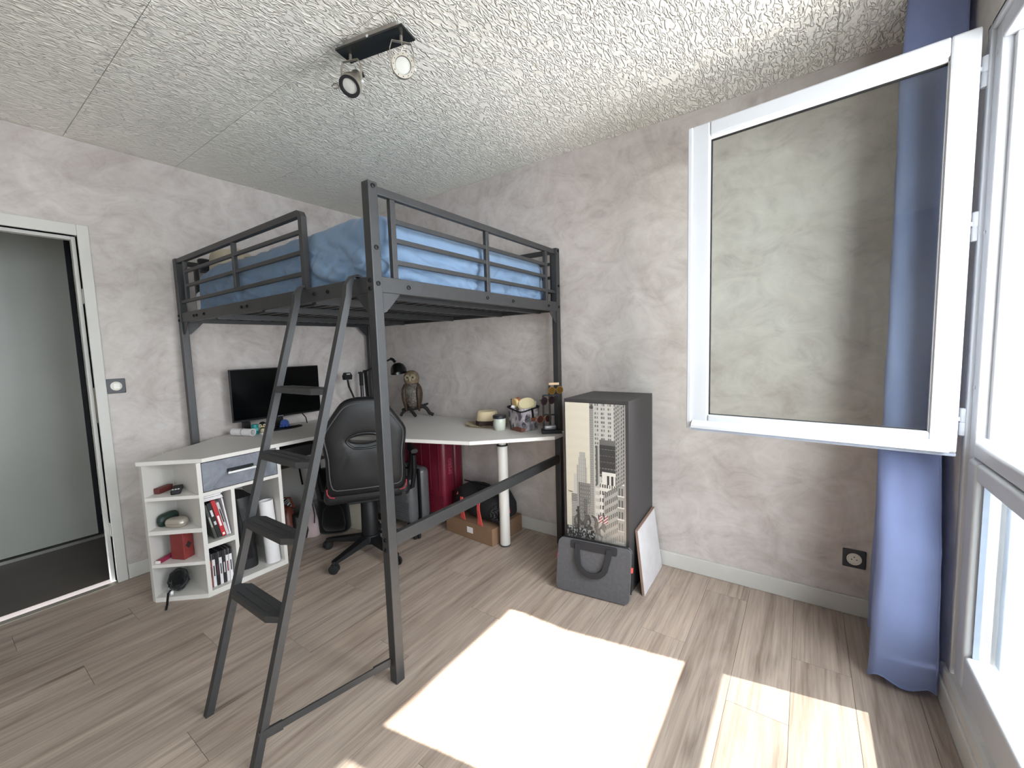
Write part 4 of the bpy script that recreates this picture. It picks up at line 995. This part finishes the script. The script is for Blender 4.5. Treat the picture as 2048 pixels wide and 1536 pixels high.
    bm = bm_new(); lathe(bm, [(.026, .004), (.028, .004), (.028, .375), (.026, .375), (.026, .004)], 26, (.004, .003, 0), caps=False); obj('inner_sheet', bm, M('inner_paper', (196, 194, 204), .7), t, True)
in_cabinet()

# ------------------------------------------------------------------ things under the desk
def under_desk():
    def soft(rings_spec, mat, name, par, amp=.012, fr=10, e=2.6, seed=0, n=34):
        bm = bm_new(); rings = []
        for (cx, cy, z, a, b) in rings_spec:
            rg = []
            for p in sring(cx, cy, z, a, b, n, e):
                v = Vector(p); s = Vector((seed, 0, 0)); v += Vector((noise.noise(v * fr + s), noise.noise(v * fr + s + Vector((0, 7, 0))), .5 * noise.noise(v * fr + s + Vector((0, 0, 9))))) * amp
                v.z = max(v.z, 0.001); rg.append(v)
            rings.append(rg)
        loft(bm, rings); return obj(name, bm, mat, par, 70)
    def suitcase(name, label, x0, x1, y0, y1, h, mat, ribs, word=None, band=None):
        s = thing(name, label, 'suitcase', ((x0 + x1) / 2, (y0 + y1) / 2, 0)); w = (x1 - x0) / 2; d = (y1 - y0) / 2; zb = .045
        for n, ya, yb in (('front_shell', -d, -.006), ('back_shell', .006, d)):
            bm = bm_new(); box(bm, -w, w, ya, yb, zb, h); bevel(bm, min(.042, d * .45), 4); sh = obj(n, bm, mat, s, True)
            if n == 'front_shell':
                for k in range(ribs):
                    x = -w + .05 + k * (2 * w - .10) / max(ribs - 1, 1); b1('shell_rib', x - .006, x + .006, -d - .003, -d + .004, zb + .20, h - .06, mat, sh, .0025)
                for k in range(8): b1('grip_rib', -w + .03, w - .012, -d - .003, -d + .004, zb + .03 + k * .018, zb + .039 + k * .018, mat, sh, .003)
        b1('zip_band', -w + .003, w - .003, -.0065, .0065, zb + .004, h - .004, band or BLACK, s, .002)
        tube_bm = bm_new(); tube(tube_bm, [(-.07, 0, h - .004), (-.065, 0, h + .018), (.065, 0, h + .018), (.07, 0, h - .004)], .008, 8); obj('top_handle', tube_bm, mat if word else BLACK, s, True)
        for sx in (-1, 1):
            for sy in (-1, 1):
                bm = bm_new(); lathe(bm, [(.019, -.008), (.020, -.004), (.020, .004), (.019, .008)], 16, (sx * (w - .045), sy * (d - .03), .021), (1, 0, 0)); box(bm, sx * (w - .045) - .014, sx * (w - .045) + .014, sy * (d - .03) - .014, sy * (d - .03) + .014, .026, zb + .002); obj('wheel', bm, BLACK, s, True)
        return s, w, d
    maroon = M('maroon_polycarbonate', (112, 28, 46), .32, var=.08)
    s, w, d = suitcase('maroon_suitcase', 'tall glossy maroon hard suitcase under the desk by the back wall', .64, 1.105, -.262, -.030, .665, maroon, 5, True, M('maroon_zip', (66, 16, 28), .5))
    # embossed word on the end panel and corner guards
    b1('end_panel', w - .004, w + .002, -d + .035, -.012, .235, .600, maroon, s, .002)
    text_mesh('embossed_word', 'SPEED', .046, M('maroon_highlight', (168, 76, 92), .3), .003, s, Matrix.Translation((w + .003, -d + .068, .43)) @ Matrix.Rotation(PI / 2, 4, 'Y') @ Matrix.Rotation(PI, 4, 'Z') @ Matrix.Rotation(0, 4, 'Z'))
    for y in (-d + .07, d - .05):
        bm = bm_new(); lathe(bm, [(.012, 0), (.012, .003), (.005, .004)], 14, (w, y, .575), (1, 0, 0)); obj('rivet', bm, maroon, s, True)
    suitcase('grey_suitcase', 'smaller dark grey ribbed cabin suitcase in front of the maroon one', .56, .985, -.490, -.280, .440, M('graphite_polycarbonate', (92, 92, 94), .28, var=.08), 7)
    # cardboard box
    c = thing('cardboard_box', 'low brown cardboard box on the floor beneath the duffel bag', 'box', (1.415, -.190, 0), math.radians(-4))
    card = M('cardboard', (134, 104, 80), .8, bump=.15, bs=200)
    b1('body', -.222, .222, -.160, .160, 0, .116, card, c, .003); b1('flap', -.222, .222, -.160, -.002, .116, .1185, card, c); b1('flap', -.222, .222, .002, .160, .116, .1185, card, c)
    b1('shipping_label', -.01, .045, -.1612, -.160, .045, .085, PAPER, c)
    # duffel
    D = thing('duffel_bag', 'black duffel bag with coral straps lying on the cardboard box', 'bag', (1.44, -.195, .119), math.radians(-8))
    blackn = M('black_canvas', (24, 23, 27), .75, bump=.2, bs=60)
    bm = bm_new(); rings = []
    for k in range(17):
        t = k / 16; x = -.235 + .47 * t; s = (math.sin(PI * min(max(t, .02), .98))) ** .22
        rg = []
        for a in [2 * PI * i / 30 for i in range(30)]:
            c1, s1 = math.cos(a), math.sin(a)
            yy = .125 * s * math.copysign(abs(c1) ** .75, c1); zz = .112 + .112 * s * math.copysign(abs(s1) ** .75, s1)
            v = Vector((x + .01 * c1, yy, zz)); v += Vector((0, noise.noise(v * 10), noise.noise(v * 10 + Vector((5, 0, 0))))) * .016; v.z = max(v.z, .001)
            if zz > .17: v.z -= .025 * math.exp(-((x + .02) / .06) ** 2)
            rg.append(v)
        rings.append(rg)
    loft(bm, rings); obj('body', bm, blackn, D, 70)
    for x, sp in ((-.10, .0), (.075, .02)):
        bm = bm_new(); ribbon(bm, [(x, -.132, .150), (x + .006, -.146, .11), (x + .012, -.146, .05), (x + .018, -.152, .006)], (1, 0, 0), .026, .003)
        ribbon(bm, [(x, -.136, .150), (x + .016, -.150, .10), (x + .032, -.152, .05), (x + .050, -.158, .008)], (1, 0, 0), .024, .003); obj('strap', bm, RED, D, label='coral webbing strap')
    for s_, nm in ((-1, 'end_loop'), (1, 'end_loop')):
        bm = bm_new(); ribbon(bm, [(s_ * .225, -.035, .145), (s_ * .262, -.04, .13), (s_ * .268, -.04, .095), (s_ * .228, -.035, .075)], (0, 1, 0), .024, .003); obj(nm, bm, RED, D, label='coral end loop')
    bm = bm_new(); tube(bm, [(-.20, -.06, .185), (-.185, -.085, .165), (-.19, -.10, .14)], .006, 8); obj('zip_pull', bm, RED, D, True)
    bm = bm_new(); tube(bm, [(-.22, 0, .214), (-.1, 0, .216), (.05, 0, .222), (.2, 0, .214)], .005, 6); obj('zip', bm, BLACK, D, True)
    g = N('speckled_mesh'); v = g.coords(); vo = g.n('ShaderNodeTexVoronoi'); vo.inputs['Scale'].default_value = 150; vo.inputs['Randomness'].default_value = .15; g.l(v, vo.inputs['Vector'])
    MESHM = g.set(g.ramp(vo.outputs['Distance'], [(.22, lin(170, 166, 166)), (.34, lin(26, 25, 28))]), .8)
    bm = bm_new(); rings = [[(.178 + .060 * t, .128 * math.cos(a) * (1 - .10 * t), .085 + .085 * math.sin(a)) for a in [PI * (.55 + .95 * i / 14) for i in range(15)]] for t in (0, .4, .8, 1)]
    R = [[bm.verts.new(p) for p in r] for r in rings]
    for a, b in zip(R, R[1:]):
        for i in range(14): bm.faces.new((a[i], a[i + 1], b[i + 1], b[i]))
    bmesh.ops.solidify(bm, geom=bm.faces[:], thickness=-.004); obj('mesh_pocket', bm, MESHM, D, True)
    # backpack
    B = thing('black_backpack', 'black backpack slumped on the floor behind the chair', 'backpack', (.452, -.748, 0), math.radians(40))
    bk = mat_fabric('black_backpack_cloth', (13, 12, 14), .2, 300)
    soft([(0, 0, 0, .10, .085), (0, 0, .02, .115, .095), (0, 0, .10, .112, .092), (0, .0, .22, .105, .085), (-.01, .01, .34, .10, .075), (-.015, .012, .42, .105, .062), (-.018, .012, .46, .06, .03)], bk, 'body', B, .02, 7, 2.8, 2)
    soft([(.02, -.088, .03, .07, .02), (.02, -.098, .08, .08, .03), (.02, -.094, .18, .07, .022), (.02, -.082, .22, .04, .01)], bk, 'front_pocket', B, .008, 9, 2.6, 6)
    for s_ in (-1, 1):
        bm = bm_new(); ribbon(bm, [(s_ * .06, .09, .42), (s_ * .085, .13, .34), (s_ * .09, .14, .2), (s_ * .085, .115, .08)], (1, 0, 0), .05, .01); obj('shoulder_strap', bm, bk, B)
    bm = bm_new(); tube(bm, [(-.045, .02, .452), (-.04, .02, .485), (.0, .02, .49), (.015, .02, .455)], .007, 8); obj('grab_handle', bm, BLACK, B, True)
    # white panel behind the chair
    pn = thing('white_shelf_board', 'pale board standing on edge behind the chair column', 'board', (.598, -.655, 0), math.radians(11))
    b1('panel', -.085, .085, -.009, .009, 0, .38, M('pale_board', (186, 178, 164), .6), pn); b1('edge_band', .0851, .0875, -.010, .009, 0, .38, PAPER, pn)
    # tote
    t = thing('pale_pink_tote', 'pale pink tote bag with dark cord handle between handbag and backpack', 'bag', (.392, -.908, 0), math.radians(40))
    soft([(0, 0, 0, .065, .04), (0, 0, .02, .07, .045), (0, 0, .12, .055, .036), (0, 0, .20, .038, .026), (0, 0, .245, .03, .02)], mat_fabric('pale_pink_canvas', (186, 166, 166), .06), 'body', t, .008, 9, 2.6, 4)
    bm = bm_new(); tube(bm, [(-.01, -.03, .235), (.02, -.045, .27), (.045, -.05, .25), (.055, -.05, .17), (.05, -.05, .11)], .004, 6); obj('cord_handle', bm, BLACK, t, True)
    b1('flap', -.028, .028, -.026, -.020, .20, .25, mat_fabric('pink_flap', (206, 186, 180), .05), t, .003)
    # handbag
    h = thing('brown_leather_handbag', 'reddish brown leather handbag with black panel under the desk', 'handbag', (.300, -1.055, 0), math.radians(12))
    soft([(0, 0, 0, .105, .06), (0, 0, .02, .115, .072), (0, 0, .12, .11, .066), (0, 0, .20, .095, .05), (0, 0, .245, .08, .03), (0, 0, .255, .05, .015)], M('cognac_leather', (104, 50, 36), .45, var=.15, bump=.15, bs=90), 'body', h, .012, 8, 2.8, 8)
    soft([(.095, .045, .01, .05, .05), (.10, .05, .06, .055, .058), (.095, .045, .15, .048, .05), (.085, .035, .20, .03, .03)], M('black_leather', (20, 18, 19), .5), 'side_panel', h, .006, 9, 2.6, 3)
    for yy in (-.03, .03):
        bm = bm_new(); tube(bm, [(-.05, yy, .22), (-.02, yy * 1.3, .29), (.04, yy * 1.4, .30), (.09, yy, .24)], .007, 8); obj('handle', bm, M('cognac_handle', (122, 62, 44), .5), h, True)
    # striped shoe on top
    zs = thing('striped_scarf', 'black and white striped scarf bunched on the brown handbag', 'scarf', (.262, -1.040, .252), math.radians(30))
    g = N('zebra_stripes'); v = g.coords((1, 1, 1)); wv = g.n('ShaderNodeTexWave'); wv.inputs['Scale'].default_value = 22; wv.inputs['Distortion'].default_value = 2.5; g.l(v, wv.inputs['Vector'])
    ZB = g.set(g.ramp(wv.outputs['Color'], [(.45, lin(20, 18, 20)), (.55, lin(200, 196, 196))]), .8)
    bm = bm_new(); loft(bm, [[(p[0], p[1], max(0.0, p[2] + .008 * noise.noise(Vector(p) * 30))) for p in sring(0, 0, z, a, b, 24, 2.2)] for z, a, b in ((0, .05, .035), (.015, .056, .04), (.035, .045, .03), (.046, .02, .012))]); obj('bunched_cloth', bm, ZB, zs, True)
    bm = bm_new(); ribbon(bm, [(.045, -.01, .025), (.075, -.025, .012), (.10, -.035, -.02), (.105, -.04, -.06)], (0, 1, .3), .03, .004); obj('loose_end', bm, ZB, zs)
under_desk()

# ------------------------------------------------------------------ tall cabinet with printed door, laptop sleeve, board
def printed_door(par, x0, x1, y, z0, z1):
    W, H = 132, 310
    bm = bm_new(); cl = bm.loops.layers.float_color.new('print')
    def sh(v, a=.93, b=1.0): return (v * 1.0, v * .985, v * b * a, 1)
    def paint(u, v):
        """u right, v down: sepia street canyon of tall buildings"""
        v = v * 1.27
        def cell(a, n, w=.5): return (a * n) % 1 < w
        sky = .80 - .05 * v +   .005 * math.sin(v * 90 + math.sin(u * 7))
        c = (sky, sky * .965, sky * .88)
        def g(k): return (k, k * .985, k * .95)
        # distant tower with setbacks
        if .20 < u < .38 and v > .36:
            l = .245 if v < .40 else .225 if v < .46 else .20; r = .345 if v < .40 else .36 if v < .47 else .38
            if l < u < r: c = g(.66 - .10 * ((u - .2) / .18 * 5 % 1 < .28) - .04 * cell(v, 70))
        if .14 < u < .20 and v > .53: c = g(.70)
        if .09 < u < .20 and v > .68: c = g(.62 if cell(v, 80) else .36)
        if .22 < u < .47 and v > .585: c = g(.40 + .12 * cell(v, 34) - .18 * (cell(u, 26, .45) and cell(v, 34, .5)))
        if .36 < u < .48 and v > .74: c = g(.52 - .15 * (cell(u, 30, .4) and cell(v, 40)))
        if .30 < u < .38 and v > .70: c = g(.30 + .1 * cell(v, 60))
        # tall slab on the right
        if u > .435 and v > -.01:
            c = g(.58 if u < .50 else .68)
            if u < .50: c = g(.55 - .06 * cell(v, 60))
            if .515 < u < .84 and v < .60:
                k = ((u - .515) / .325 * 3) % 1
                if (.08 < k < .30 or .40 < k < .62) and cell(v, 33, .55): c = g(.36 + .25 * ((int(u * 40) * 7 + int(v * 33) * 13) % 5 == 0))
            if u > .84:
                s = v + (u - .84) * .35; c = g(.56)
                if cell((u - .84), 34, .5) and cell(s, 36, .6): c = g(.22)
        # dark glass block
        if .53 < u < .60 and v > .30: c = g(.30 if u < .57 else .62)
        if .60 < u < .86 and .255 < v < .29: c = g(.36)
        if .60 < u < .86 and .29 <= v < .52: c = g(.10 + .05 * cell(v, 60) + (.28 if cell(v, 22, .14) and (int(u * 60) * 5 + int(v * 22)) % 3 else 0))
        # white corner building
        if u > .52 + .0 and v > .565 + max(0, (.60 - u)) * .5 and u < .86 and v < .86:
            c = g(.78)
            if u > .60 and cell(u - .60, 26, .45) and cell(v - .57, 19, .55): c = g(.12)
            if u <= .60: c = g(.66 if cell(v, 19, .5) else .74)
        if .64 < u < .86 and .485 < v < .575 - .0:
            c = g(.80)
            if u > .72 and v > .51 and cell(u - .72, 15, .62): c = g(.10)
        # right-hand lower building in perspective
        if u > .66 and v > .64 - (u - .66) * .30:
            s = v + (u - .66) * .32; c = g(.60)
            if u < .89 and cell(u, 32, .45) and cell(s, 17, .55): c = g(.20)
            if u >= .89: c = g(.55 - .3 * (cell(u, 22, .5) and cell(v, 12, .6)) + (.25 if cell(v - .05, 12, .12) else 0))
            if s < .655: c = g(.42)
        # street: trees, signs, haze
        if v > 1.0: return (.05, .048, .045, 1) if noise.noise(Vector((u * 30, v * 40, 1))) > 0 else (.22, .21, .20, 1)
        if v > .80:
            n = noise.noise(Vector((u * 16, v * 22, 3))); t = (v - .80) / .20
            if .10 < u < .70 and n > .12 - .45 * t + abs(u - .42): c = g(.16 + .12 * (n > .3))
            if u > .50: hz = min(1, max(0, t * 1.1 + (u - .6))); c = tuple(a * (1 - hz * .7) + b * hz * .7 for a, b in zip(c, (.66, .62, .58)))
            if v > .93 and u < .5: k = noise.noise(Vector((u * 40, v * 60, 1))); c = g(.10 if k > -.1 else .62)
        if .19 < u < .225 and .77 < v < .97: c = g(.10)
        if .165 < u < .20 and .80 < v < .815: c = g(.12)
        if .03 < u < .12 and abs(v - .665 - .06 * (u - .03)) < .004: c = g(.32)
        # small flags on poles
        for fx, fy in ((.60, .835), (.69, .83)):
            if abs(u - fx) < .035 and abs(v - fy) < .030: c = (.55, .20, .20) if cell(v + u * .4, 46) else (.80, .76, .74)
            if abs(u - fx + .028) < .014 and fy - .03 < v < fy: c = (.16, .17, .26)
        # helicopter-like dark speck over the roof corner
        if abs(u - .465) < .035 and abs(v - .028) < .008: c = g(.25)
        if abs(u - .47) < .018 and abs(v - .025) < .016: c = g(.22)
        return tuple(min(1, max(0, a ** 2.3 * 1.08)) for a in c) + (1,)
    vs = [[bm.verts.new((x0 + (x1 - x0) * i / W, y, z1 - (z1 - z0) * j / H)) for i in range(W + 1)] for j in range(H + 1)]
    for j in range(H):
        for i in range(W):
            f = bm.faces.new((vs[j][i], vs[j + 1][i], vs[j + 1][i + 1], vs[j][i + 1])); c = paint((i + .5) / W, (j + .5) / H)
            for l in f.loops: l[cl] = c
    return obj('door_print', bm, mat_vcol('street_print'), par, label='sepia photo print of a city street with tall buildings')

def right_side():
    c = thing('tall_cabinet', 'tall anthracite cabinet with a city street print on its door', 'cabinet')
    x0, x1, y0, y1, H = 2.200, 2.562, -.415, -.018, 1.018
    b1('side_panel', x0, x0 + .004, y0, y1, 0, H - .016, GREYSH, c); b1('side_panel', x1 - .016, x1, y0, y1, 0, H - .016, GREYSH, c)
    b1('top_panel', x0, x1, y0, y1, H - .016, H, GREYSH, c, .001); b1('bottom_panel', x0 + .004, x1 - .016, y0 + .004, y1, 0, .05, GREYSH, c); b1('back_panel', x0 + .004, x1 - .016, y1 - .006, y1, .05, H - .016, GREYSH, c)
    d = b1('door', x0 + .006, x1 - .024, y0 + .001, y0 + .017, .052, H - .018, GREYSH, c)
    printed_door(d, x0 + .0065, x1 - .0245, y0 + .0004, .0525, H - .0185)
    b1('door_edge_strip', x1 - .0238, x1 - .0162, y0 + .001, y0 + .017, .052, H - .018, M('aluminium_strip', (168, 164, 160), .4, .4), c)
    # laptop sleeve leaning on the door
    L = thing('laptop_bag', 'grey felt laptop bag with dark handles leaning on the tall cabinet', 'laptop bag')
    L.matrix_world = Matrix.Translation((2.398, -.522, .004)) @ Matrix.Rotation(math.radians(7), 4, 'Z') @ Matrix.Rotation(math.radians(-13), 4, 'X')
    felt = mat_fabric('grey_felt', (86, 85, 88), .1, 500, .95, 0, 60)
    def slab(n, w0, w1, z0, z1, ya, yb, mat, par, r=.03):
        pts = []; 
        for (cx, cz, a0) in ((w1 - r, z0 + r, -90), (w1 - r, z1 - r, 0), (w0 + r, z1 - r, 90), (w0 + r, z0 + r, 180)):
            for k in range(6): a = math.radians(a0 + 18 * k); pts.append((cx + r * math.cos(a), cz + r * math.sin(a)))
        bm = bm_new(); prism(bm, pts, ya, yb, 'y'); bevel(bm, .005, 2, .8); return obj(n, bm, mat, par, 60)
    slab('front_panel', -.195, .195, 0, .268, -.016, .004, felt, L); slab('back_panel', -.195, .195, .002, .272, .0065, .022, felt, L)
    bm = bm_new(); pts = [(-.193, .005, .05), (-.193, .005, .24), (-.172, .005, .268), (0, .005, .270), (.172, .005, .268), (.193, .005, .24), (.193, .005, .05)]; tube(bm, pts, .0075, 8); obj('zip', bm, BLACK, L, True)
    dark = M('dark_webbing', (38, 37, 40), .8)
    slab('handle_patch', -.125, .125, .222, .267, -.0185, -.0155, dark, L, .012)
    for s in (-1,):
        bm = bm_new(); path = [(-.085, -.020, .250), (-.084, -.024, .21)] + [(.074 * math.cos(a) + 0, -.030, .165 + .060 * math.sin(a)) for a in [PI + PI * k / 10 for k in range(11)]] + [(.084, -.024, .21), (.085, -.020, .250)]
        rings = []
        for i, p in enumerate(path):
            p = Vector(p); t = (Vector(path[min(i + 1, len(path) - 1)]) - Vector(path[max(i - 1, 0)])).normalized(); nn = Vector((0, 1, 0)).cross(t).normalized() * .014; y = Vector((0, .0035, 0)); rings.append([p + nn + y, p - nn + y, p - nn - y, p + nn - y])
        loft(bm, rings); obj('handle', bm, dark, L)
    for s in (-1, 1): b1('side_tab', s * .198 - .005, s * .198 + .005, -.008, .010, .155, .180, RED, L, .002, label='coral side tab')
    # white board leaning on the cabinet side
    b = thing('white_board_panel', 'white panel leaning against the right side of the tall cabinet', 'board')
    bm = bm_new()
    foot = [(2.628, -.376), (2.622, -.030)]; top = [(2.5755, -.330, .318), (2.5755, -.030, .345)]
    t = .012
    A, B_ = Vector((foot[0][0], foot[0][1], 0)), Vector((foot[1][0], foot[1][1], 0)); C, D = Vector(top[1]), Vector(top[0])
    n = (B_ - A).cross(D - A).normalized() * t
    if n.x > 0: n = -n
    lo = [bm.verts.new(p) for p in (A, B_, C, D)]; hi = [bm.verts.new(p + Vector((n.x * .9, n.y, max(n.z, 0)))) for p in (A, B_, C, D)]
    for q in ((0, 1, 2, 3),): bm.faces.new([lo[i] for i in q]); bm.faces.new([hi[i] for i in reversed(q)])
    for i in range(4): bm.faces.new((lo[i], lo[(i + 1) % 4], hi[(i + 1) % 4], hi[i]))
    obj('panel', bm, M('whiteboard_face', (204, 202, 204), .35), b)
    bm = bm_new(); bar(bm, D + Vector((-.004, 0, .003)), C + Vector((-.004, 0, .003)), .013, .006); obj('top_edge', bm, M('edge_brown', (150, 122, 110), .6), b)
    bm = bm_new(); bar(bm, A + Vector((-.006, -.002, .004)), D + Vector((-.004, -.002, 0)), .012, .004, (0, 1, 0)); obj('near_edge', bm, M('edge_brown'), b)
right_side()

# ------------------------------------------------------------------ switch, socket, spotlights, curtain
def fittings():
    plate = M('anthracite_plate', (52, 54, 60), .4); ivory = M('ivory_plastic', (222, 218, 208), .4)
    s = thing('light_switch', 'anthracite light switch with round white rocker beside the door', 'light switch', (0, -1.777, 1.152))
    b1('plate', 0, .008, -.042, .042, -.042, .042, plate, s, .003)
    bm = bm_new(); lathe(bm, [(.026, .008), (.026, .012), (.024, .0135)], 28, (0, 0, 0), (1, 0, 0)); obj('bezel', bm, ivory, s, True)
    b1('rocker', .0135, .016, -.012, .015, -.016, .016, M('rocker_white', (236, 234, 228), .35), s, .001)
    o = thing('wall_socket', 'anthracite wall socket with round white insert near the curtain', 'socket', (3.490, 0, .273))
    b1('plate', -.043, .043, -.008, 0, -.043, .043, plate, o, .003)
    bm = bm_new(); lathe(bm, [(.028, .008), (.028, .011), (.024, .012), (.023, .0095)], 28, (0, 0, 0), (0, -1, 0)); ins = obj('insert', bm, ivory, o, True)
    for x, z in ((-.0095, -.002), (.0095, -.002), (0, .010)):
        bm = bm_new(); lathe(bm, [(.0026, .0094), (.0026, .0100)], 10, (x, 0, z), (0, -1, 0)); obj('pin_hole', bm, BLACK, ins)
    # ceiling spotlight bar
    L = thing('ceiling_spotlight', 'black ceiling bar with two steel adjustable spotlights', 'ceiling lamp', (1.905, -1.325, 2.5), math.radians(13))
    b1('mount', -.12, .12, -.028, .028, -.026, 0, M('mount_grey', (150, 142, 134), .5), L)
    b1('plate', -.155, .155, -.042, .042, -.034, -.026, M('black_gloss_plate', (34, 36, 36), .3), L, .001)
    b1('plate_screw', -.004, .004, -.044, -.042, -.030, -.022, CHROME, L)
    st = M('satin_nickel', (186, 178, 166), .32, .75); lens = M('led_lens', (196, 194, 188), .4); dk = M('lamp_dark_ring', (36, 36, 40), .35)
    def spot(x, aim, yaw, drop):
        p = Vector((x, 0, -.034)); bm = bm_new(); tube(bm, [p, p + Vector((0, 0, -.022))], .006, 8); h = obj('stem', bm, st, L, True)
        c = p + Vector((0, 0, -drop)); a = Vector(aim).normalized(); s = a.cross(Vector((0, 0, 1))).normalized()
        hw = .043; K = 1.42
        bm = bm_new(); tp = p + Vector((0, 0, -.022))
        ribbon(bm, [c + s * hw, c + s * hw + Vector((0, 0, drop * .55)), tp + s * hw * .8, tp, tp - s * hw * .8, c - s * hw + Vector((0, 0, drop * .55)), c - s * hw], a.cross(s).cross(s) if False else (a - Vector((0, 0, 1)) * a.z).normalized() if abs(a.z) < .98 else Vector((1, 0, 0)), .011, .002); obj('bracket', bm, st, L)
        up = s.cross(a)
        bm = bm_new(); lathe(bm, [(r * K, h * K) for r, h in [(.014, -.046), (.017, -.044), (.017, -.020), (.026, -.006), (.029, .006), (.029, .018), (.0285, .020), (.022, .021), (.020, .014)]], 28, c, a); hd = obj('spot_head', bm, st, L, True)
        bm = bm_new(); lathe(bm, [(r * K, h * K) for r, h in [(.0285, .0195), (.0285, .0215), (.0205, .0215), (.0205, .0165)]], 28, c, a, False); obj('front_ring', bm, dk if x < 0 else st, hd, True)
        bm = bm_new(); lathe(bm, [(r * K, h * K) for r, h in [(.0195, .012), (.0195, .017), (.010, .0185)]], 24, c, a); obj('lens', bm, lens, hd, True)
        if x > 0:
            for k in range(12):
                an = 2 * PI * k / 12; bm = bm_new(); q = c + a * (.0216 * K) + (s * math.cos(an) + up * math.sin(an)) * (.0245 * K); lathe(bm, [(.0018, 0), (.0018, .0006)], 6, q, a); obj('vent_hole', bm, BLACK, hd)
        bm = bm_new(); q = c + a * (-.046 * K); box(bm, -.030, .030, -.008, .008, -.004, .004); bmesh.ops.transform(bm, matrix=Matrix.Translation(q) @ a.to_track_quat('Z', 'Y').to_matrix().to_4x4(), verts=bm.verts); obj('socket_clip', bm, dk, hd)
        for sd in (-1, 1):
            bm = bm_new(); lathe(bm, [(.006, 0), (.006, .006), (.003, .008)], 12, c + s * sd * hw, s * sd); obj('pivot_screw', bm, CHROME, L, True)
        bm = bm_new(); tube(bm, [c + s * hw, c + s * (hw + .018)], .003, 6); tube(bm, [c + s * (hw + .018) + up * .008, c + s * (hw + .030) + up * .010, c + s * (hw + .046) + up * .002, c + s * (hw + .040) - up * .006, c + s * (hw + .018) - up * .006, c + s * (hw + .018) + up * .008], .003, 6)
        if x < 0: obj('wing_nut', bm, st, L, True)
        else:
            bm.free(); bm = bm_new(); tube(bm, [tp, tp + Vector((.006, -.002, -.02)), c + up * .03 + s * .01 - a * .02, c - a * .06], .0022, 6); obj('lamp_wire', bm, st, L, True)
    spot(-.120, (.10, -.62, -.78), 0, .105); spot(.120, (.62, -.72, -.30), 0, .110)

def curtain():
    bm = bm_new(); NZ = 46; H0, H1 = .018, 2.494
    # plan path of the bunched curtain: (x offset, y fraction); first point = leading hem next to the camera
    base = [(.070, 0), (.0, -.03), (-.085, .0), (-.092, .10), (-.03, .17), (.06, .22), (.055, .33), (-.045, .40), (-.080, .48), (-.02, .56), (.058, .62), (.05, .72), (-.05, .80), (-.06, .90), (.04, 1.0)]
    def cat(p0, p1, p2, p3, t):
        return tuple(.5 * ((2 * b) + (c - a) * t + (2 * a - 5 * b + 4 * c - d) * t * t + (-a + 3 * b - 3 * c + d) * t ** 3) for a, b, c, d in zip(p0, p1, p2, p3))
    plan = []
    for i in range(len(base) - 1):
        for k in range(5): plan.append(cat(base[max(i - 1, 0)], base[i], base[i + 1], base[min(i + 2, len(base) - 1)], k / 5))
    plan.append(base[-1]); rows = []
    for j in range(NZ + 1):
        z = H0 + (H1 - H0) * j / NZ; t = j / NZ
        yf = -.462 if z < .55 else (-.462 + (z - .55) / .33 * .10 if z < .88 else -.362 + min((z - .88) / 1.2, 1) * .05)
        xc = 3.612 + .004 * z + (.012 if z > .9 else 0) + .022 * max(0, (z - 1.2))
        xc = min(xc, 3.632)
        row = []
        for i, (dx, f) in enumerate(plan):
            y = yf + (-.045 - yf) * f; sway = .010 * noise.noise(Vector((dx * 6, f * 5, z * 1.3)))
            fl = 1.0 + .10 * max(0, .5 - z)
            x = xc + dx * fl * (1 if z < 2.2 else 1 - .15 * (z - 2.2) / .3) + sway + .004 * noise.noise(Vector((i * .6, z * 9, 2)))
            row.append(bm.verts.new((min(x, 3.699), y + .006 * noise.noise(Vector((i * .5, z * 6, 7))), z + (.012 * math.sin(i * .9) if j == 0 else 0) + (0 if j else .012))))
        rows.append(row)
    for a, b in zip(rows, rows[1:]):
        for i in range(len(plan) - 1): bm.faces.new((a[i], a[i + 1], b[i + 1], b[i]))
    o = thing('blue_curtain', 'long slate blue curtain gathered beside the open window', 'curtain', (0, 0, 0))
    fab = mat_fabric('blue_curtain_cloth', (146, 160, 204), .05, 800, .85, .30)
    obj('panel', bm, fab, o, 70)
    # stitched hems: side and bottom
    bm = bm_new(); n = 3
    bm2 = bm_new(); 
    for j in range(0, NZ):
        z0 = H0 + (H1 - H0) * j / NZ
    bm2.free()
    me = o.children[0].data; L = len(plan)
    side = [me.vertices[j * L].co.copy() for j in range(NZ + 1)]
    tube(bm, [p + Vector((0, -.001, 0)) for p in side], .003, 5); obj('side_hem', bm, fab, o, True)
    bm = bm_new(); tube(bm, [me.vertices[i].co.copy() for i in range(L)], .0035, 5); obj('bottom_hem', bm, fab, o, True)
fittings(); curtain()
